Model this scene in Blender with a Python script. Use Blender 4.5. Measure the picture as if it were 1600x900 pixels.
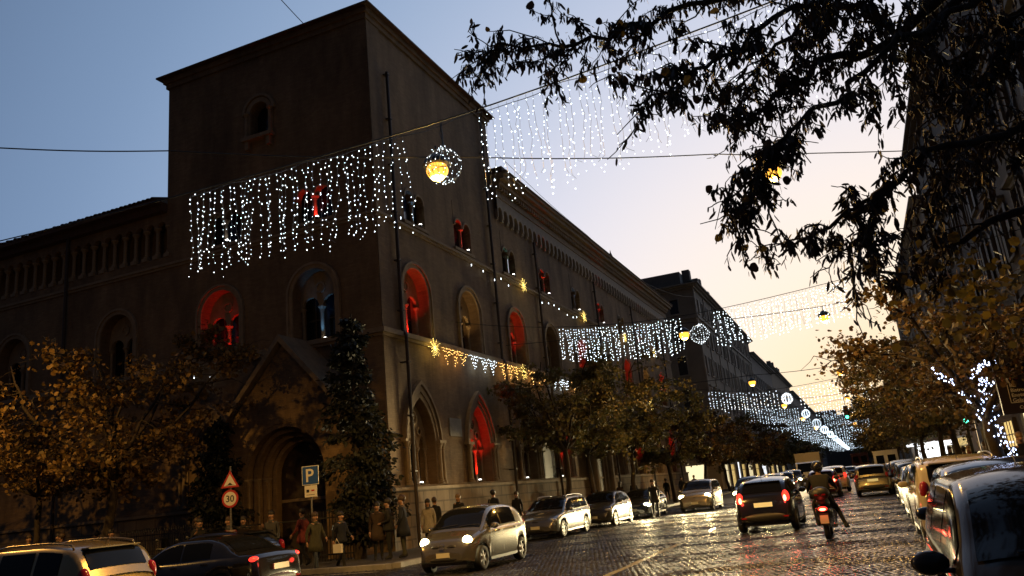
import bpy, bmesh, math, random
import numpy as np
from mathutils import Vector, Matrix
R = math.radians
for o in list(bpy.data.objects): bpy.data.objects.remove(o)
scene = bpy.context.scene
COL = scene.collection

# ------------------------------------------------------------------ camera
cam_data = bpy.data.cameras.new('camera'); cam = bpy.data.objects.new('camera', cam_data); COL.objects.link(cam)
cam_data.sensor_width = 36.0; cam_data.lens = 36.0 * 1250 / 1600; cam_data.clip_end = 3000; cam_data.clip_start = 0.05
def cam_basis(pitch, roll, yaw):
    p, r, y = R(pitch), R(roll), R(yaw)
    f = Vector((-math.sin(y)*math.cos(p), math.cos(y)*math.cos(p), math.sin(p)))
    r0 = Vector((math.cos(y), math.sin(y), 0)); u0 = r0.cross(f)
    return r0*math.cos(r) - u0*math.sin(r), u0*math.cos(r) + r0*math.sin(r), f
cr, cu, cf = cam_basis(14.6, 5.65, 22.05)
cam.matrix_world = Matrix(((cr.x, cu.x, -cf.x, 0), (cr.y, cu.y, -cf.y, 0), (cr.z, cu.z, -cf.z, 1.65), (0, 0, 0, 1)))
scene.camera = cam

# ------------------------------------------------------------------ sky, sun, exposure
SUN_ELEV, SUN_AZ = -1.5, 4.0          # degrees; azimuth measured from +Y towards +X
world = bpy.data.worlds.new('World'); scene.world = world; world.use_nodes = True
nt = world.node_tree; nt.nodes.clear()
sky = nt.nodes.new('ShaderNodeTexSky'); sky.sky_type = 'NISHITA'; sky.sun_disc = False
sky.sun_elevation = R(SUN_ELEV); sky.sun_rotation = R(SUN_AZ); sky.altitude = 30
sky.air_density = 1.0; sky.dust_density = 1.0; sky.ozone_density = 2.5
N = nt.nodes.new; LK = nt.links.new
# dusk glow: falls off with the angle from the sunset point, all the way round to the dark eastern sky
tcw = N('ShaderNodeTexCoord'); sc_ = N('ShaderNodeVectorMath'); sc_.operation = 'MULTIPLY'; sc_.inputs[1].default_value = (1, 1, 1.12); LK(tcw.outputs['Generated'], sc_.inputs[0])
nm_ = N('ShaderNodeVectorMath'); nm_.operation = 'NORMALIZE'; LK(sc_.outputs[0], nm_.inputs[0])
dt = N('ShaderNodeVectorMath'); dt.operation = 'DOT_PRODUCT'; dt.inputs[1].default_value = (math.sin(R(SUN_AZ)), math.cos(R(SUN_AZ)), -.02); LK(nm_.outputs[0], dt.inputs[0])
ac = N('ShaderNodeMath'); ac.operation = 'ARCCOSINE'; ac.use_clamp = False; LK(dt.outputs['Value'], ac.inputs[0])
dv = N('ShaderNodeMath'); dv.operation = 'DIVIDE'; dv.inputs[1].default_value = math.pi; LK(ac.outputs[0], dv.inputs[0])
rmp = N('ShaderNodeValToRGB'); el = rmp.color_ramp.elements; rmp.color_ramp.interpolation = 'B_SPLINE'
STOPS = ((0, (1.0, .66, .30)), (9, (1.0, .77, .49)), (16, (1.0, .84, .67)), (26, (.83, .77, .79)), (36, (.56, .60, .73)), (48, (.30, .40, .57)), (60, (.18, .275, .44)), (76, (.07, .11, .195)), (100, (.022, .028, .044)), (180, (.010, .0115, .016)))
el[0].position = 0; el[0].color = (*STOPS[0][1], 1); el[1].position = 1; el[1].color = (*STOPS[-1][1], 1)
for dg_, c_ in STOPS[1:-1]: q_ = el.new(dg_/180); q_.color = (*c_, 1)
LK(dv.outputs[0], rmp.inputs['Fac'])
# the physical sky adds its own faint horizon reddening
adw = N('ShaderNodeMix'); adw.data_type = 'RGBA'; adw.blend_type = 'ADD'; adw.inputs['Factor'].default_value = .06; LK(rmp.outputs['Color'], adw.inputs['A']); LK(sky.outputs['Color'], adw.inputs['B'])
bg = nt.nodes.new('ShaderNodeBackground'); bg.inputs['Strength'].default_value = 1.1
wo = nt.nodes.new('ShaderNodeOutputWorld')
nt.links.new(adw.outputs['Result'], bg.inputs['Color']); nt.links.new(bg.outputs['Background'], wo.inputs['Surface'])
sun_data = bpy.data.lights.new('sun', 'SUN'); sun_data.energy = 0.03; sun_data.angle = R(12); sun_data.color = (1, .72, .5)
sun = bpy.data.objects.new('sun', sun_data); COL.objects.link(sun)
sd = Vector((math.sin(R(SUN_AZ))*math.cos(R(1.5)), math.cos(R(SUN_AZ))*math.cos(R(1.5)), math.sin(R(1.5))))
sun.rotation_euler = sd.to_track_quat('Z', 'Y').to_euler()
scene.view_settings.view_transform = 'Standard'; scene.view_settings.look = 'None'
scene.view_settings.exposure = 0.0; scene.view_settings.gamma = 1.0; scene.view_settings.use_curve_mapping = False
scene.render.engine = 'CYCLES'
cy = scene.cycles; cy.use_denoising = True; cy.denoiser = 'OPENIMAGEDENOISE'; cy.max_bounces = 5; cy.diffuse_bounces = 2
cy.glossy_bounces = 3; cy.transmission_bounces = 4; cy.transparent_max_bounces = 6; cy.sample_clamp_indirect = 3.0; cy.sample_clamp_direct = 30.0
cy.caustics_reflective = False; cy.caustics_refractive = False; cy.use_light_tree = True

# ------------------------------------------------------------------ materials
MATS = {}
def mat(name, col, rough=.7, metal=0., col2=None, scale=4., bump=0., bscale=None, emit=None, estr=0., coat=0., spec=.5, sample=False, detail=4., trans=0.):
    m = bpy.data.materials.new(name); m.use_nodes = True; t = m.node_tree; n = t.nodes
    b = n['Principled BSDF']; L = t.links.new
    b.inputs['Base Color'].default_value = (*col, 1); b.inputs['Roughness'].default_value = rough; b.inputs['Metallic'].default_value = metal
    b.inputs['Specular IOR Level'].default_value = spec
    if coat: b.inputs['Coat Weight'].default_value = coat; b.inputs['Coat Roughness'].default_value = .06
    if trans: b.inputs['Transmission Weight'].default_value = trans
    if col2 is not None or bump:
        tc = n.new('ShaderNodeTexCoord'); nz = n.new('ShaderNodeTexNoise'); nz.inputs['Scale'].default_value = scale; nz.inputs['Detail'].default_value = detail
        nz.inputs['Roughness'].default_value = .65
        L(tc.outputs['Object'], nz.inputs['Vector'])
        if col2 is not None:
            rp = n.new('ShaderNodeValToRGB'); rp.color_ramp.elements[0].position = .35; rp.color_ramp.elements[1].position = .68
            rp.color_ramp.elements[0].color = (*col, 1); rp.color_ramp.elements[1].color = (*col2, 1)
            L(nz.outputs['Fac'], rp.inputs['Fac']); L(rp.outputs['Color'], b.inputs['Base Color'])
        if bump:
            n2 = n.new('ShaderNodeTexNoise'); n2.inputs['Scale'].default_value = bscale or scale*6; n2.inputs['Detail'].default_value = 3
            L(tc.outputs['Object'], n2.inputs['Vector'])
            bp = n.new('ShaderNodeBump'); bp.inputs['Strength'].default_value = bump; bp.inputs['Distance'].default_value = .02
            L(n2.outputs['Fac'], bp.inputs['Height']); L(bp.outputs['Normal'], b.inputs['Normal'])
    if emit is not None:
        b.inputs['Emission Color'].default_value = (*emit, 1); b.inputs['Emission Strength'].default_value = estr
        m.cycles.emission_sampling = 'FRONT_BACK' if sample else 'NONE'
    MATS[name] = m
    return m
def masonry(name, c1, c2, cm, bw, bh, rough=.9):
    m = mat(name, c1, rough); t = m.node_tree; n = t.nodes; L = t.links.new; b = n['Principled BSDF']
    tc = n.new('ShaderNodeTexCoord'); sp = n.new('ShaderNodeSeparateXYZ'); L(tc.outputs['Object'], sp.inputs[0])
    ad = n.new('ShaderNodeMath'); ad.operation = 'ADD'; L(sp.outputs['X'], ad.inputs[0]); L(sp.outputs['Y'], ad.inputs[1])
    cb = n.new('ShaderNodeCombineXYZ'); L(ad.outputs[0], cb.inputs['X']); L(sp.outputs['Z'], cb.inputs['Y'])
    br = n.new('ShaderNodeTexBrick'); br.inputs['Scale'].default_value = 1; br.inputs['Brick Width'].default_value = bw; br.inputs['Row Height'].default_value = bh
    br.inputs['Mortar Size'].default_value = bh*.08; br.inputs['Color1'].default_value = (*c1, 1); br.inputs['Color2'].default_value = (*c2, 1); br.inputs['Mortar'].default_value = (*cm, 1)
    L(cb.outputs[0], br.inputs['Vector'])
    nz = n.new('ShaderNodeTexNoise'); nz.inputs['Scale'].default_value = .45; nz.inputs['Detail'].default_value = 7; nz.inputs['Roughness'].default_value = .7
    mp = n.new('ShaderNodeMapping'); mp.inputs['Scale'].default_value = (1.6, 1.6, .45); L(tc.outputs['Object'], mp.inputs['Vector']); L(mp.outputs[0], nz.inputs['Vector'])
    rp = n.new('ShaderNodeValToRGB'); rp.color_ramp.elements[0].position = .3; rp.color_ramp.elements[1].position = .72
    rp.color_ramp.elements[0].color = (.42, .40, .38, 1); rp.color_ramp.elements[1].color = (1.25, 1.25, 1.25, 1); L(nz.outputs['Fac'], rp.inputs['Fac'])
    mx = n.new('ShaderNodeMix'); mx.data_type = 'RGBA'; mx.blend_type = 'MULTIPLY'; mx.inputs['Factor'].default_value = 1
    L(br.outputs['Color'], mx.inputs['A']); L(rp.outputs['Color'], mx.inputs['B']); L(mx.outputs['Result'], b.inputs['Base Color'])
    bp = n.new('ShaderNodeBump'); bp.inputs['Strength'].default_value = .35; bp.inputs['Distance'].default_value = .02
    L(br.outputs['Fac'], bp.inputs['Height']); bp.invert = True; L(bp.outputs['Normal'], b.inputs['Normal'])
    return m
masonry('brick', (.235, .155, .082), (.185, .118, .062), (.165, .118, .07), .28, .075)
masonry('ashlar', (.24, .175, .11), (.205, .15, .095), (.13, .095, .06), 1.1, .45)
mat('stone', (.27, .20, .125), .85, col2=(.19, .14, .085), scale=3, bump=.3, bscale=30)
mat('dark_pane', (.012, .013, .016), .12, spec=.6)
mat('iron', (.015, .014, .014), .55, metal=.3)
mat('pipe', (.035, .022, .015), .6)
mat('rooftile', (.10, .05, .03), .85, col2=(.06, .035, .022), scale=5)
mat('wood', (.035, .02, .012), .6, col2=(.02, .012, .008), scale=12)
mat('render_cream', (.30, .25, .185), .9, col2=(.24, .195, .14), scale=.8)
mat('render_buff', (.25, .19, .125), .9, col2=(.19, .145, .095), scale=.8)
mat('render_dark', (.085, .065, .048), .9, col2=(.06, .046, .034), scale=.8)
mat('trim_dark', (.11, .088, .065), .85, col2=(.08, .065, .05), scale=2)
mat('render_grey', (.20, .175, .15), .9, col2=(.155, .135, .115), scale=.8)
mat('trim', (.33, .29, .23), .85, col2=(.26, .225, .18), scale=2)
mat('shutter', (.03, .026, .022), .7)
mat('asphalt', (.055, .05, .045), .75, col2=(.035, .032, .03), scale=6, bump=.4, bscale=80)
mat('kerb', (.26, .25, .235), .7, col2=(.18, .175, .165), scale=3, bump=.3, bscale=40)
mat('joint', (.014, .012, .011), .5)
mat('paint_white', (.20, .19, .17), .6, col2=(.04, .037, .033), scale=5, detail=8)
mat('bark', (.045, .032, .022), .95, col2=(.025, .018, .012), scale=9, bump=.6, bscale=30)
mat('wire', (.012, .012, .013), .6)
mat('light_wire', (.22, .21, .20), .6)
mat('bulb_white', (.8, .85, .9), .4, emit=(.82, .93, 1.0), estr=5.5)
mat('bulb_far', (.8, .85, .9), .4, emit=(.74, .88, 1.0), estr=2.4)
mat('bulb_warm', (.9, .6, .2), .4, emit=(1.0, .56, .16), estr=6)
mat('bulb_gold', (.9, .7, .2), .4, emit=(1.0, .72, .18), estr=8)
mat('bulb_blue', (.7, .75, .95), .4, emit=(.55, .66, 1.0), estr=5.5)
mat('sodium', (.9, .6, .2), .4, emit=(1.0, .44, .05), estr=2.3)
mat('sodium_core', (.9, .7, .3), .4, emit=(1.0, .72, .24), estr=12)
mat('flood_face', (.9, .9, .9), .4, emit=(1, .97, .9), estr=7)
mat('lamp_hood', (.05, .05, .05), .5, metal=.4)
mat('shop_warm', (.6, .5, .3), .6, emit=(1.0, .70, .24), estr=.9)
mat('shop_white', (.7, .7, .7), .6, emit=(.92, .96, 1.0), estr=1.8)
mat('shop_pale', (.7, .7, .6), .6, emit=(1.0, .84, .48), estr=1.2)
mat('green_lamp', (.1, .6, .4), .4, emit=(.1, 1.0, .55), estr=5)
mat('tyre', (.012, .012, .012), .8)
mat('rim', (.45, .45, .46), .3, metal=.9)
mat('glass_car', (.005, .0055, .007), .06, spec=.16)
mat('trim_black', (.014, .014, .014), .45)
mat('plate', (.55, .53, .42), .5)
mat('chrome', (.6, .6, .6), .12, metal=1)
mat('head_on', (.9, .9, .85), .2, emit=(1.0, .84, .42), estr=30, sample=True)
mat('head_dim', (.9, .9, .85), .2, emit=(1.0, .78, .34), estr=9)
mat('head_off', (.5, .5, .5), .12, metal=.5)
mat('tail_on', (.5, .01, .01), .3, emit=(1.0, .035, .02), estr=2.2)
mat('tail_hot', (.5, .1, .1), .3, emit=(1.0, .30, .14), estr=7)
mat('tail_off', (.22, .008, .008), .2)
mat('plate_lit', (.6, .55, .3), .5, emit=(1.0, .8, .3), estr=.42)
for nm, c, me in (('silver', (.20, .19, .16), .8), ('silver2', (.21, .205, .19), .8), ('black', (.008, .008, .009), .0), ('dark_blue', (.012, .015, .022), .2), ('beige', (.34, .29, .2), .7),
                  ('grey', (.10, .10, .10), .5), ('olive', (.16, .145, .10), .75), ('cream', (.40, .35, .25), .0), ('champagne', (.25, .19, .09), .6), ('dark_red', (.05, .008, .008), .3), ('white', (.6, .6, .57), .0), ('dark_grey', (.045, .043, .042), .4)):
    mat('paint_'+nm, c, .26 if me > .3 else .14, metal=me, coat=.8, spec=.4)

mat('paint_dusty', (.03, .025, .020), .1, metal=0, coat=0, spec=.25)
# ------------------------------------------------------------------ mesh builder
class MB:
    def __init__(s): s.v = []; s.f = []; s.m = []
    def add(s, vs, fs, mi=0):
        k = len(s.v); s.v += [tuple(p) for p in vs]; s.f += [tuple(i+k for i in f) for f in fs]; s.m += [mi]*len(fs); return s
    def box(s, x0, x1, y0, y1, z0, z1, mi=0, M=None):
        vs = [(x, y, z) for x in (x0, x1) for y in (y0, y1) for z in (z0, z1)]
        if M is not None: vs = [M @ Vector(p) for p in vs]
        return s.add(vs, [(0, 1, 3, 2), (4, 6, 7, 5), (0, 4, 5, 1), (2, 3, 7, 6), (0, 2, 6, 4), (1, 5, 7, 3)], mi)
    def quad(s, a, b, c, d, mi=0): return s.add([a, b, c, d], [(0, 1, 2, 3)], mi)
    def tube(s, pts, rad, n=6, mi=0, cap=True):
        pts = [Vector(p) for p in pts]
        if not hasattr(rad, '__len__'): rad = [rad]*len(pts)
        vs = []; fs = []; ref = None
        for i, p in enumerate(pts):
            d = (pts[min(i+1, len(pts)-1)] - pts[max(i-1, 0)])
            d = d.normalized() if d.length > 1e-9 else Vector((0, 0, 1))
            if ref is None or abs(ref.dot(d)) > .95: ref = Vector((0, 0, 1)) if abs(d.z) < .9 else Vector((1, 0, 0))
            a = d.cross(ref).normalized(); b = d.cross(a)
            ref = ref
            for k in range(n):
                t = 2*math.pi*k/n; vs.append(p + (a*math.cos(t) + b*math.sin(t))*rad[i])
        for i in range(len(pts)-1):
            for k in range(n):
                k2 = (k+1) % n; fs.append((i*n+k, i*n+k2, (i+1)*n+k2, (i+1)*n+k))
        if cap: fs += [tuple(range(n-1, -1, -1)), tuple((len(pts)-1)*n+k for k in range(n))]
        return s.add(vs, fs, mi)
    def lathe(s, prof, c, n=12, axis='z', mi=0, cap=True):
        vs = []; fs = []
        for r, h in prof:
            for k in range(n):
                t = 2*math.pi*k/n; a, b = r*math.cos(t), r*math.sin(t)
                p = (a, b, h) if axis == 'z' else ((h, a, b) if axis == 'x' else (a, h, b))
                vs.append((c[0]+p[0], c[1]+p[1], c[2]+p[2]))
        for i in range(len(prof)-1):
            for k in range(n):
                k2 = (k+1) % n; fs.append((i*n+k, i*n+k2, (i+1)*n+k2, (i+1)*n+k))
        if cap: fs += [tuple(range(n-1, -1, -1)), tuple((len(prof)-1)*n+k for k in range(n))]
        return s.add(vs, fs, mi)
    def ball(s, c, r, n=8, m=6, mi=0, M=None):
        if not hasattr(r, '__len__'): r = (r, r, r)
        vs = [Vector((0, 0, r[2]))]; fs = []
        for i in range(1, m):
            t = math.pi*i/m
            for k in range(n):
                a = 2*math.pi*k/n; vs.append(Vector((r[0]*math.sin(t)*math.cos(a), r[1]*math.sin(t)*math.sin(a), r[2]*math.cos(t))))
        vs.append(Vector((0, 0, -r[2])))
        if M is not None: vs = [M @ p for p in vs]
        vs = [p + Vector(c) for p in vs]
        for k in range(n): fs.append((0, 1+k, 1+(k+1) % n))
        for i in range(m-2):
            for k in range(n): fs.append((1+i*n+k, 1+(i+1)*n+k, 1+(i+1)*n+(k+1) % n, 1+i*n+(k+1) % n))
        e = 1+(m-1)*n
        for k in range(n): fs.append((e, 1+(m-2)*n+(k+1) % n, 1+(m-2)*n+k))
        return s.add(vs, fs, mi)
    def grid(s, P, mi=0):     # P[i][j] points
        a, b = len(P), len(P[0])
        return s.add([p for r in P for p in r], [(i*b+j, i*b+j+1, (i+1)*b+j+1, (i+1)*b+j) for i in range(a-1) for j in range(b-1)], mi)
    def mesh(s, name, mats, smooth=False):
        me = bpy.data.meshes.new(name); me.from_pydata(s.v, [], s.f)
        for m in (mats if isinstance(mats, (list, tuple)) else [mats]): me.materials.append(MATS[m] if isinstance(m, str) else m)
        if any(s.m): me.polygons.foreach_set('material_index', s.m)
        if smooth: me.polygons.foreach_set('use_smooth', [True]*len(me.polygons))
        me.update(); return me
    def build(s, name, mats, parent=None, smooth=False): return link(name, s.mesh(name, mats, smooth), parent)
def link(name, me, parent=None, loc=None, rot=None, scale=None):
    o = bpy.data.objects.new(name, me); COL.objects.link(o)
    if parent is not None: o.parent = parent
    if loc is not None: o.location = loc
    if rot is not None: o.rotation_euler = rot
    if scale is not None: o.scale = scale if hasattr(scale, '__len__') else (scale,)*3
    return o
def tag(o, label, cat=None, group=None, kind=None):
    if label: o['label'] = label
    if cat: o['category'] = cat
    if group: o['group'] = group
    if kind: o['kind'] = kind
    return o
def thing(name, label, cat, loc=(0, 0, 0), rotz=0, group=None, parent=None):
    o = link(name, None, parent, loc, (0, 0, rotz)); o.empty_display_size = .2
    return tag(o, label, cat, group)
def stuff(o, label=None, cat=None): o['kind'] = 'stuff'; return tag(o, label, cat)
def structure(o): o['kind'] = 'structure'; return o
def fastmesh(name, V, F, mats, smooth=False, mi=None):
    """V (n,3) array, F (m,k) array of equal-sized faces"""
    V = np.asarray(V, np.float32); F = np.asarray(F, np.int32); k = F.shape[1]
    me = bpy.data.meshes.new(name); me.vertices.add(len(V)); me.vertices.foreach_set('co', V.ravel())
    me.loops.add(F.size); me.loops.foreach_set('vertex_index', F.ravel()); me.polygons.add(len(F))
    me.polygons.foreach_set('loop_start', np.arange(0, F.size, k, dtype=np.int32)); me.polygons.foreach_set('loop_total', np.full(len(F), k, np.int32))
    for m in (mats if isinstance(mats, (list, tuple)) else [mats]): me.materials.append(MATS[m] if isinstance(m, str) else m)
    if mi is not None: me.polygons.foreach_set('material_index', np.asarray(mi, np.int32))
    if smooth: me.polygons.foreach_set('use_smooth', np.ones(len(F), bool))
    me.update(calc_edges=True); return me
def lamp(kind, loc, energy, color, parent=None, radius=.05, direction=None, spot=90, blend=.6, name=None):
    d = bpy.data.lights.new(name or 'lamp_light', kind); d.energy = energy; d.color = color
    if kind in ('POINT', 'SPOT'): d.shadow_soft_size = radius
    if kind == 'SPOT': d.spot_size = R(spot); d.spot_blend = blend
    o = bpy.data.objects.new(d.name, d); COL.objects.link(o)
    if parent is not None: o.parent = parent
    o.location = loc
    if direction is not None: o.rotation_euler = (-Vector(direction)).to_track_quat('Z', 'Y').to_euler()
    return o
OCTV = np.array([(1, 0, 0), (-1, 0, 0), (0, 1, 0), (0, -1, 0), (0, 0, 1), (0, 0, -1)], np.float32)
OCTF = np.array([(0, 2, 4), (2, 1, 4), (1, 3, 4), (3, 0, 4), (2, 0, 5), (1, 2, 5), (3, 1, 5), (0, 3, 5)], np.int32)
def bulbs(name, pts, r, m, parent, mi=None, zs=1.3):
    pts = np.asarray(pts, np.float32); n = len(pts)
    rr = np.asarray(r, np.float32) if hasattr(r, '__len__') else np.full(n, r, np.float32)
    sc = np.array([1, 1, zs], np.float32)
    V = (pts[:, None, :] + OCTV[None]*sc*rr[:, None, None]).reshape(-1, 3)
    F = (OCTF[None] + (np.arange(n)*6)[:, None, None]).reshape(-1, 3)
    me = fastmesh(name, V, F, m, mi=None if mi is None else np.repeat(mi, 8))
    return stuff(link(name, me, parent))
# ------------------------------------------------------------------ ground, road, pavements
FX, FY = -16.7, 27.0                 # planes of the palace's street front and side front
KL, KR, KY = -12.8, 2.75, 20.7       # left kerb, right kerb, side-street kerb
b = MB(); b.quad((-900, -300, -.02), (900, -300, -.02), (900, 1500, -.02), (-900, 1500, -.02)); structure(b.build('ground', 'asphalt'))
def road_material():
    m = mat('basalt', (.034, .030, .027), .3); t = m.node_tree; n = t.nodes; L = t.links.new; b = n['Principled BSDF']; b.inputs['Specular IOR Level'].default_value = .42
    g = n.new('ShaderNodeNewGeometry'); tc = n.new('ShaderNodeTexCoord')
    rp = n.new('ShaderNodeValToRGB'); rp.color_ramp.elements[0].color = (.013, .0115, .010, 1); rp.color_ramp.elements[1].color = (.026, .023, .020, 1)
    L(g.outputs['Random Per Island'], rp.inputs['Fac']); L(rp.outputs['Color'], b.inputs['Base Color'])
    nz = n.new('ShaderNodeTexNoise'); nz.inputs['Scale'].default_value = .6; nz.inputs['Detail'].default_value = 6; L(tc.outputs['Object'], nz.inputs['Vector'])
    r2 = n.new('ShaderNodeMapRange'); r2.inputs['From Min'].default_value = .3; r2.inputs['From Max'].default_value = .7; r2.inputs['To Min'].default_value = .13; r2.inputs['To Max'].default_value = .30
    L(nz.outputs['Fac'], r2.inputs['Value']); L(r2.outputs['Result'], b.inputs['Roughness'])
    n2 = n.new('ShaderNodeTexNoise'); n2.inputs['Scale'].default_value = 22; L(tc.outputs['Object'], n2.inputs['Vector'])
    bp = n.new('ShaderNodeBump'); bp.inputs['Strength'].default_value = .15; bp.inputs['Distance'].default_value = .01; L(n2.outputs['Fac'], bp.inputs['Height']); L(bp.outputs['Normal'], b.inputs['Normal'])
    m2 = mat('cobbled_far', (.034, .030, .027), .4); t = m2.node_tree; n = t.nodes; L = t.links.new; b = n['Principled BSDF']
    tc = n.new('ShaderNodeTexCoord'); vo = n.new('ShaderNodeTexVoronoi'); vo.inputs['Scale'].default_value = 8; L(tc.outputs['Object'], vo.inputs['Vector'])
    rp = n.new('ShaderNodeValToRGB'); rp.color_ramp.elements[0].color = (.022, .020, .018, 1); rp.color_ramp.elements[1].color = (.05, .045, .04, 1)
    L(vo.outputs['Color'], rp.inputs['Fac']); L(rp.outputs['Color'], b.inputs['Base Color'])
    bp = n.new('ShaderNodeBump'); bp.inputs['Strength'].default_value = .8; bp.inputs['Distance'].default_value = .02; bp.invert = True; L(vo.outputs['Distance'], bp.inputs['Height']); L(bp.outputs['Normal'], b.inputs['Normal'])
road_material()
COBBLE_END = 52.0
road = thing('road', None, None); del road
b = MB(); b.quad((KL, COBBLE_END, 0), (KR, COBBLE_END, 0), (KR, 600, 0), (KL, 600, 0)); road = structure(b.build('road', 'cobbled_far'))
b = MB(); b.quad((-60, -10, -.006), (40, -10, -.006), (40, COBBLE_END, -.006), (-60, COBBLE_END, -.006)); b.build('joint_bed', 'joint', road)
rng = np.random.default_rng(5)
def cobbles():
    s = .125; a = math.pi/4; n = 420
    gi, gj = np.meshgrid(np.arange(-n, n), np.arange(-n, n), indexing='ij')
    u = (gi.ravel() + .5*(gj.ravel() % 2))*s; v = gj.ravel()*s
    x = u*math.cos(a) - v*math.sin(a) - 6; y = u*math.sin(a) + v*math.cos(a) + 30
    keep = (x > KL-.02) & (x < KR-.05) & (y > 9) & (y < COBBLE_END)
    keep |= (x > -22) & (x <= KL-.02) & (y > 9) & (y < KY-.1)
    # outside the frame's wedge nothing of the street surface shows
    x, y = x[keep], y[keep]; m = len(x)
    x = x+rng.normal(size=m)*.014; y = y+rng.normal(size=m)*.014; an = a+rng.normal(size=m)*.2; ux, uy = np.cos(an), np.sin(an)
    h = s*.5*(.84 + .16*rng.random(m)); hz = .006 + .006*rng.random(m); tl = (rng.random((m, 2))-.5)*.0055
    # the setts lie in shallow waves, as traffic leaves them
    gx_ = .010*np.sin(x*2.1+.7*np.sin(y*1.3))+.006*np.sin(x*5.3+y*1.7); gy_ = .010*np.sin(y*1.9+.8*np.sin(x*1.1))+.007*np.sin(y*4.7-x*2.2)
    V = np.empty((m, 8, 3), np.float32); k = 0
    for ring, (sc, zz) in enumerate(((1.0, 0.), (.80, 1.))):
        for (du, dv) in ((-1, -1), (1, -1), (1, 1), (-1, 1)):
            a_, b_ = du*h*sc, dv*h*sc; ox = a_*ux-b_*uy; oy = a_*uy+b_*ux
            V[:, k, 0] = x+ox; V[:, k, 1] = y+oy
            V[:, k, 2] = -.006 if zz == 0 else hz + .004 + tl[:, 0]*du + tl[:, 1]*dv + (gx_*ox+gy_*oy)*5; k += 1
    F0 = np.array([(4, 5, 6, 7), (0, 1, 5, 4), (1, 2, 6, 5), (2, 3, 7, 6), (3, 0, 4, 7)])
    F = (F0[None] + (np.arange(m)*8)[:, None, None]).reshape(-1, 4)
    stuff(link('cobbles', fastmesh('cobbles', V.reshape(-1, 3), F, 'basalt'), road))
cobbles()
b = MB()
for y0, y1 in ((12.5, 22.6), (26.0, 29.0), (33, 36), (40, 43), (47, 50)):
    n = 30
    b.grid([[(x, y0+(y1-y0)*i/n, .0175) for x in (-5.06+.02*math.sin(i), -4.9)] for i in range(n+1)])
lm = b.build('lane_line', 'paint_white', road)
b = MB(); b.quad((-21, 19.9, .0175), (-12.9, 19.9, .0175), (-12.9, 20.05, .0175), (-21, 20.05, .0175)); b.build('kerb_line', 'paint_white', road)
# pavements
KH = .13
b = MB(); b.box(-60, KL-.3, KY+.3, 84, -.01, KH); b.box(-60, KL-.3, 102, 600, -.01, KH); pl = structure(b.build('pavement_left', 'asphalt'))
b = MB(); b.box(KR+.3, 30, -10, 600, -.01, KH); pr = structure(b.build('pavement_right', 'asphalt'))
ks = MB(); ks.box(-.15, .15, .006, .994, -.01, KH+.012).box(-.13, .13, 0.02, .98, KH+.012, KH+.018); ksm = ks.mesh('kerb_stone', 'kerb')
for i in range(34): link('kerb_stone', ksm, pl, (KL-.15, KY+.3+i, 0))
for i in range(30): link('kerb_stone', ksm, pl, (KL-.3-i, KY+.15, 0), (0, 0, R(90)))
for i in range(40): link('kerb_stone', ksm, pr, (KR+.15, 9+i, 0))
b = MB(); b.box(KL-.3, KL, KY+34.3, 84, -.01, KH+.012).box(KL-.3, KL, 102, 600, -.01, KH+.012); b.build('far_kerb', 'kerb', pl)
b = MB(); b.box(KR, KR+.3, 49, 600, -.01, KH+.012).box(KR, KR+.3, -10, 9, -.01, KH+.012); b.build('far_kerb', 'kerb', pr)

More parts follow.
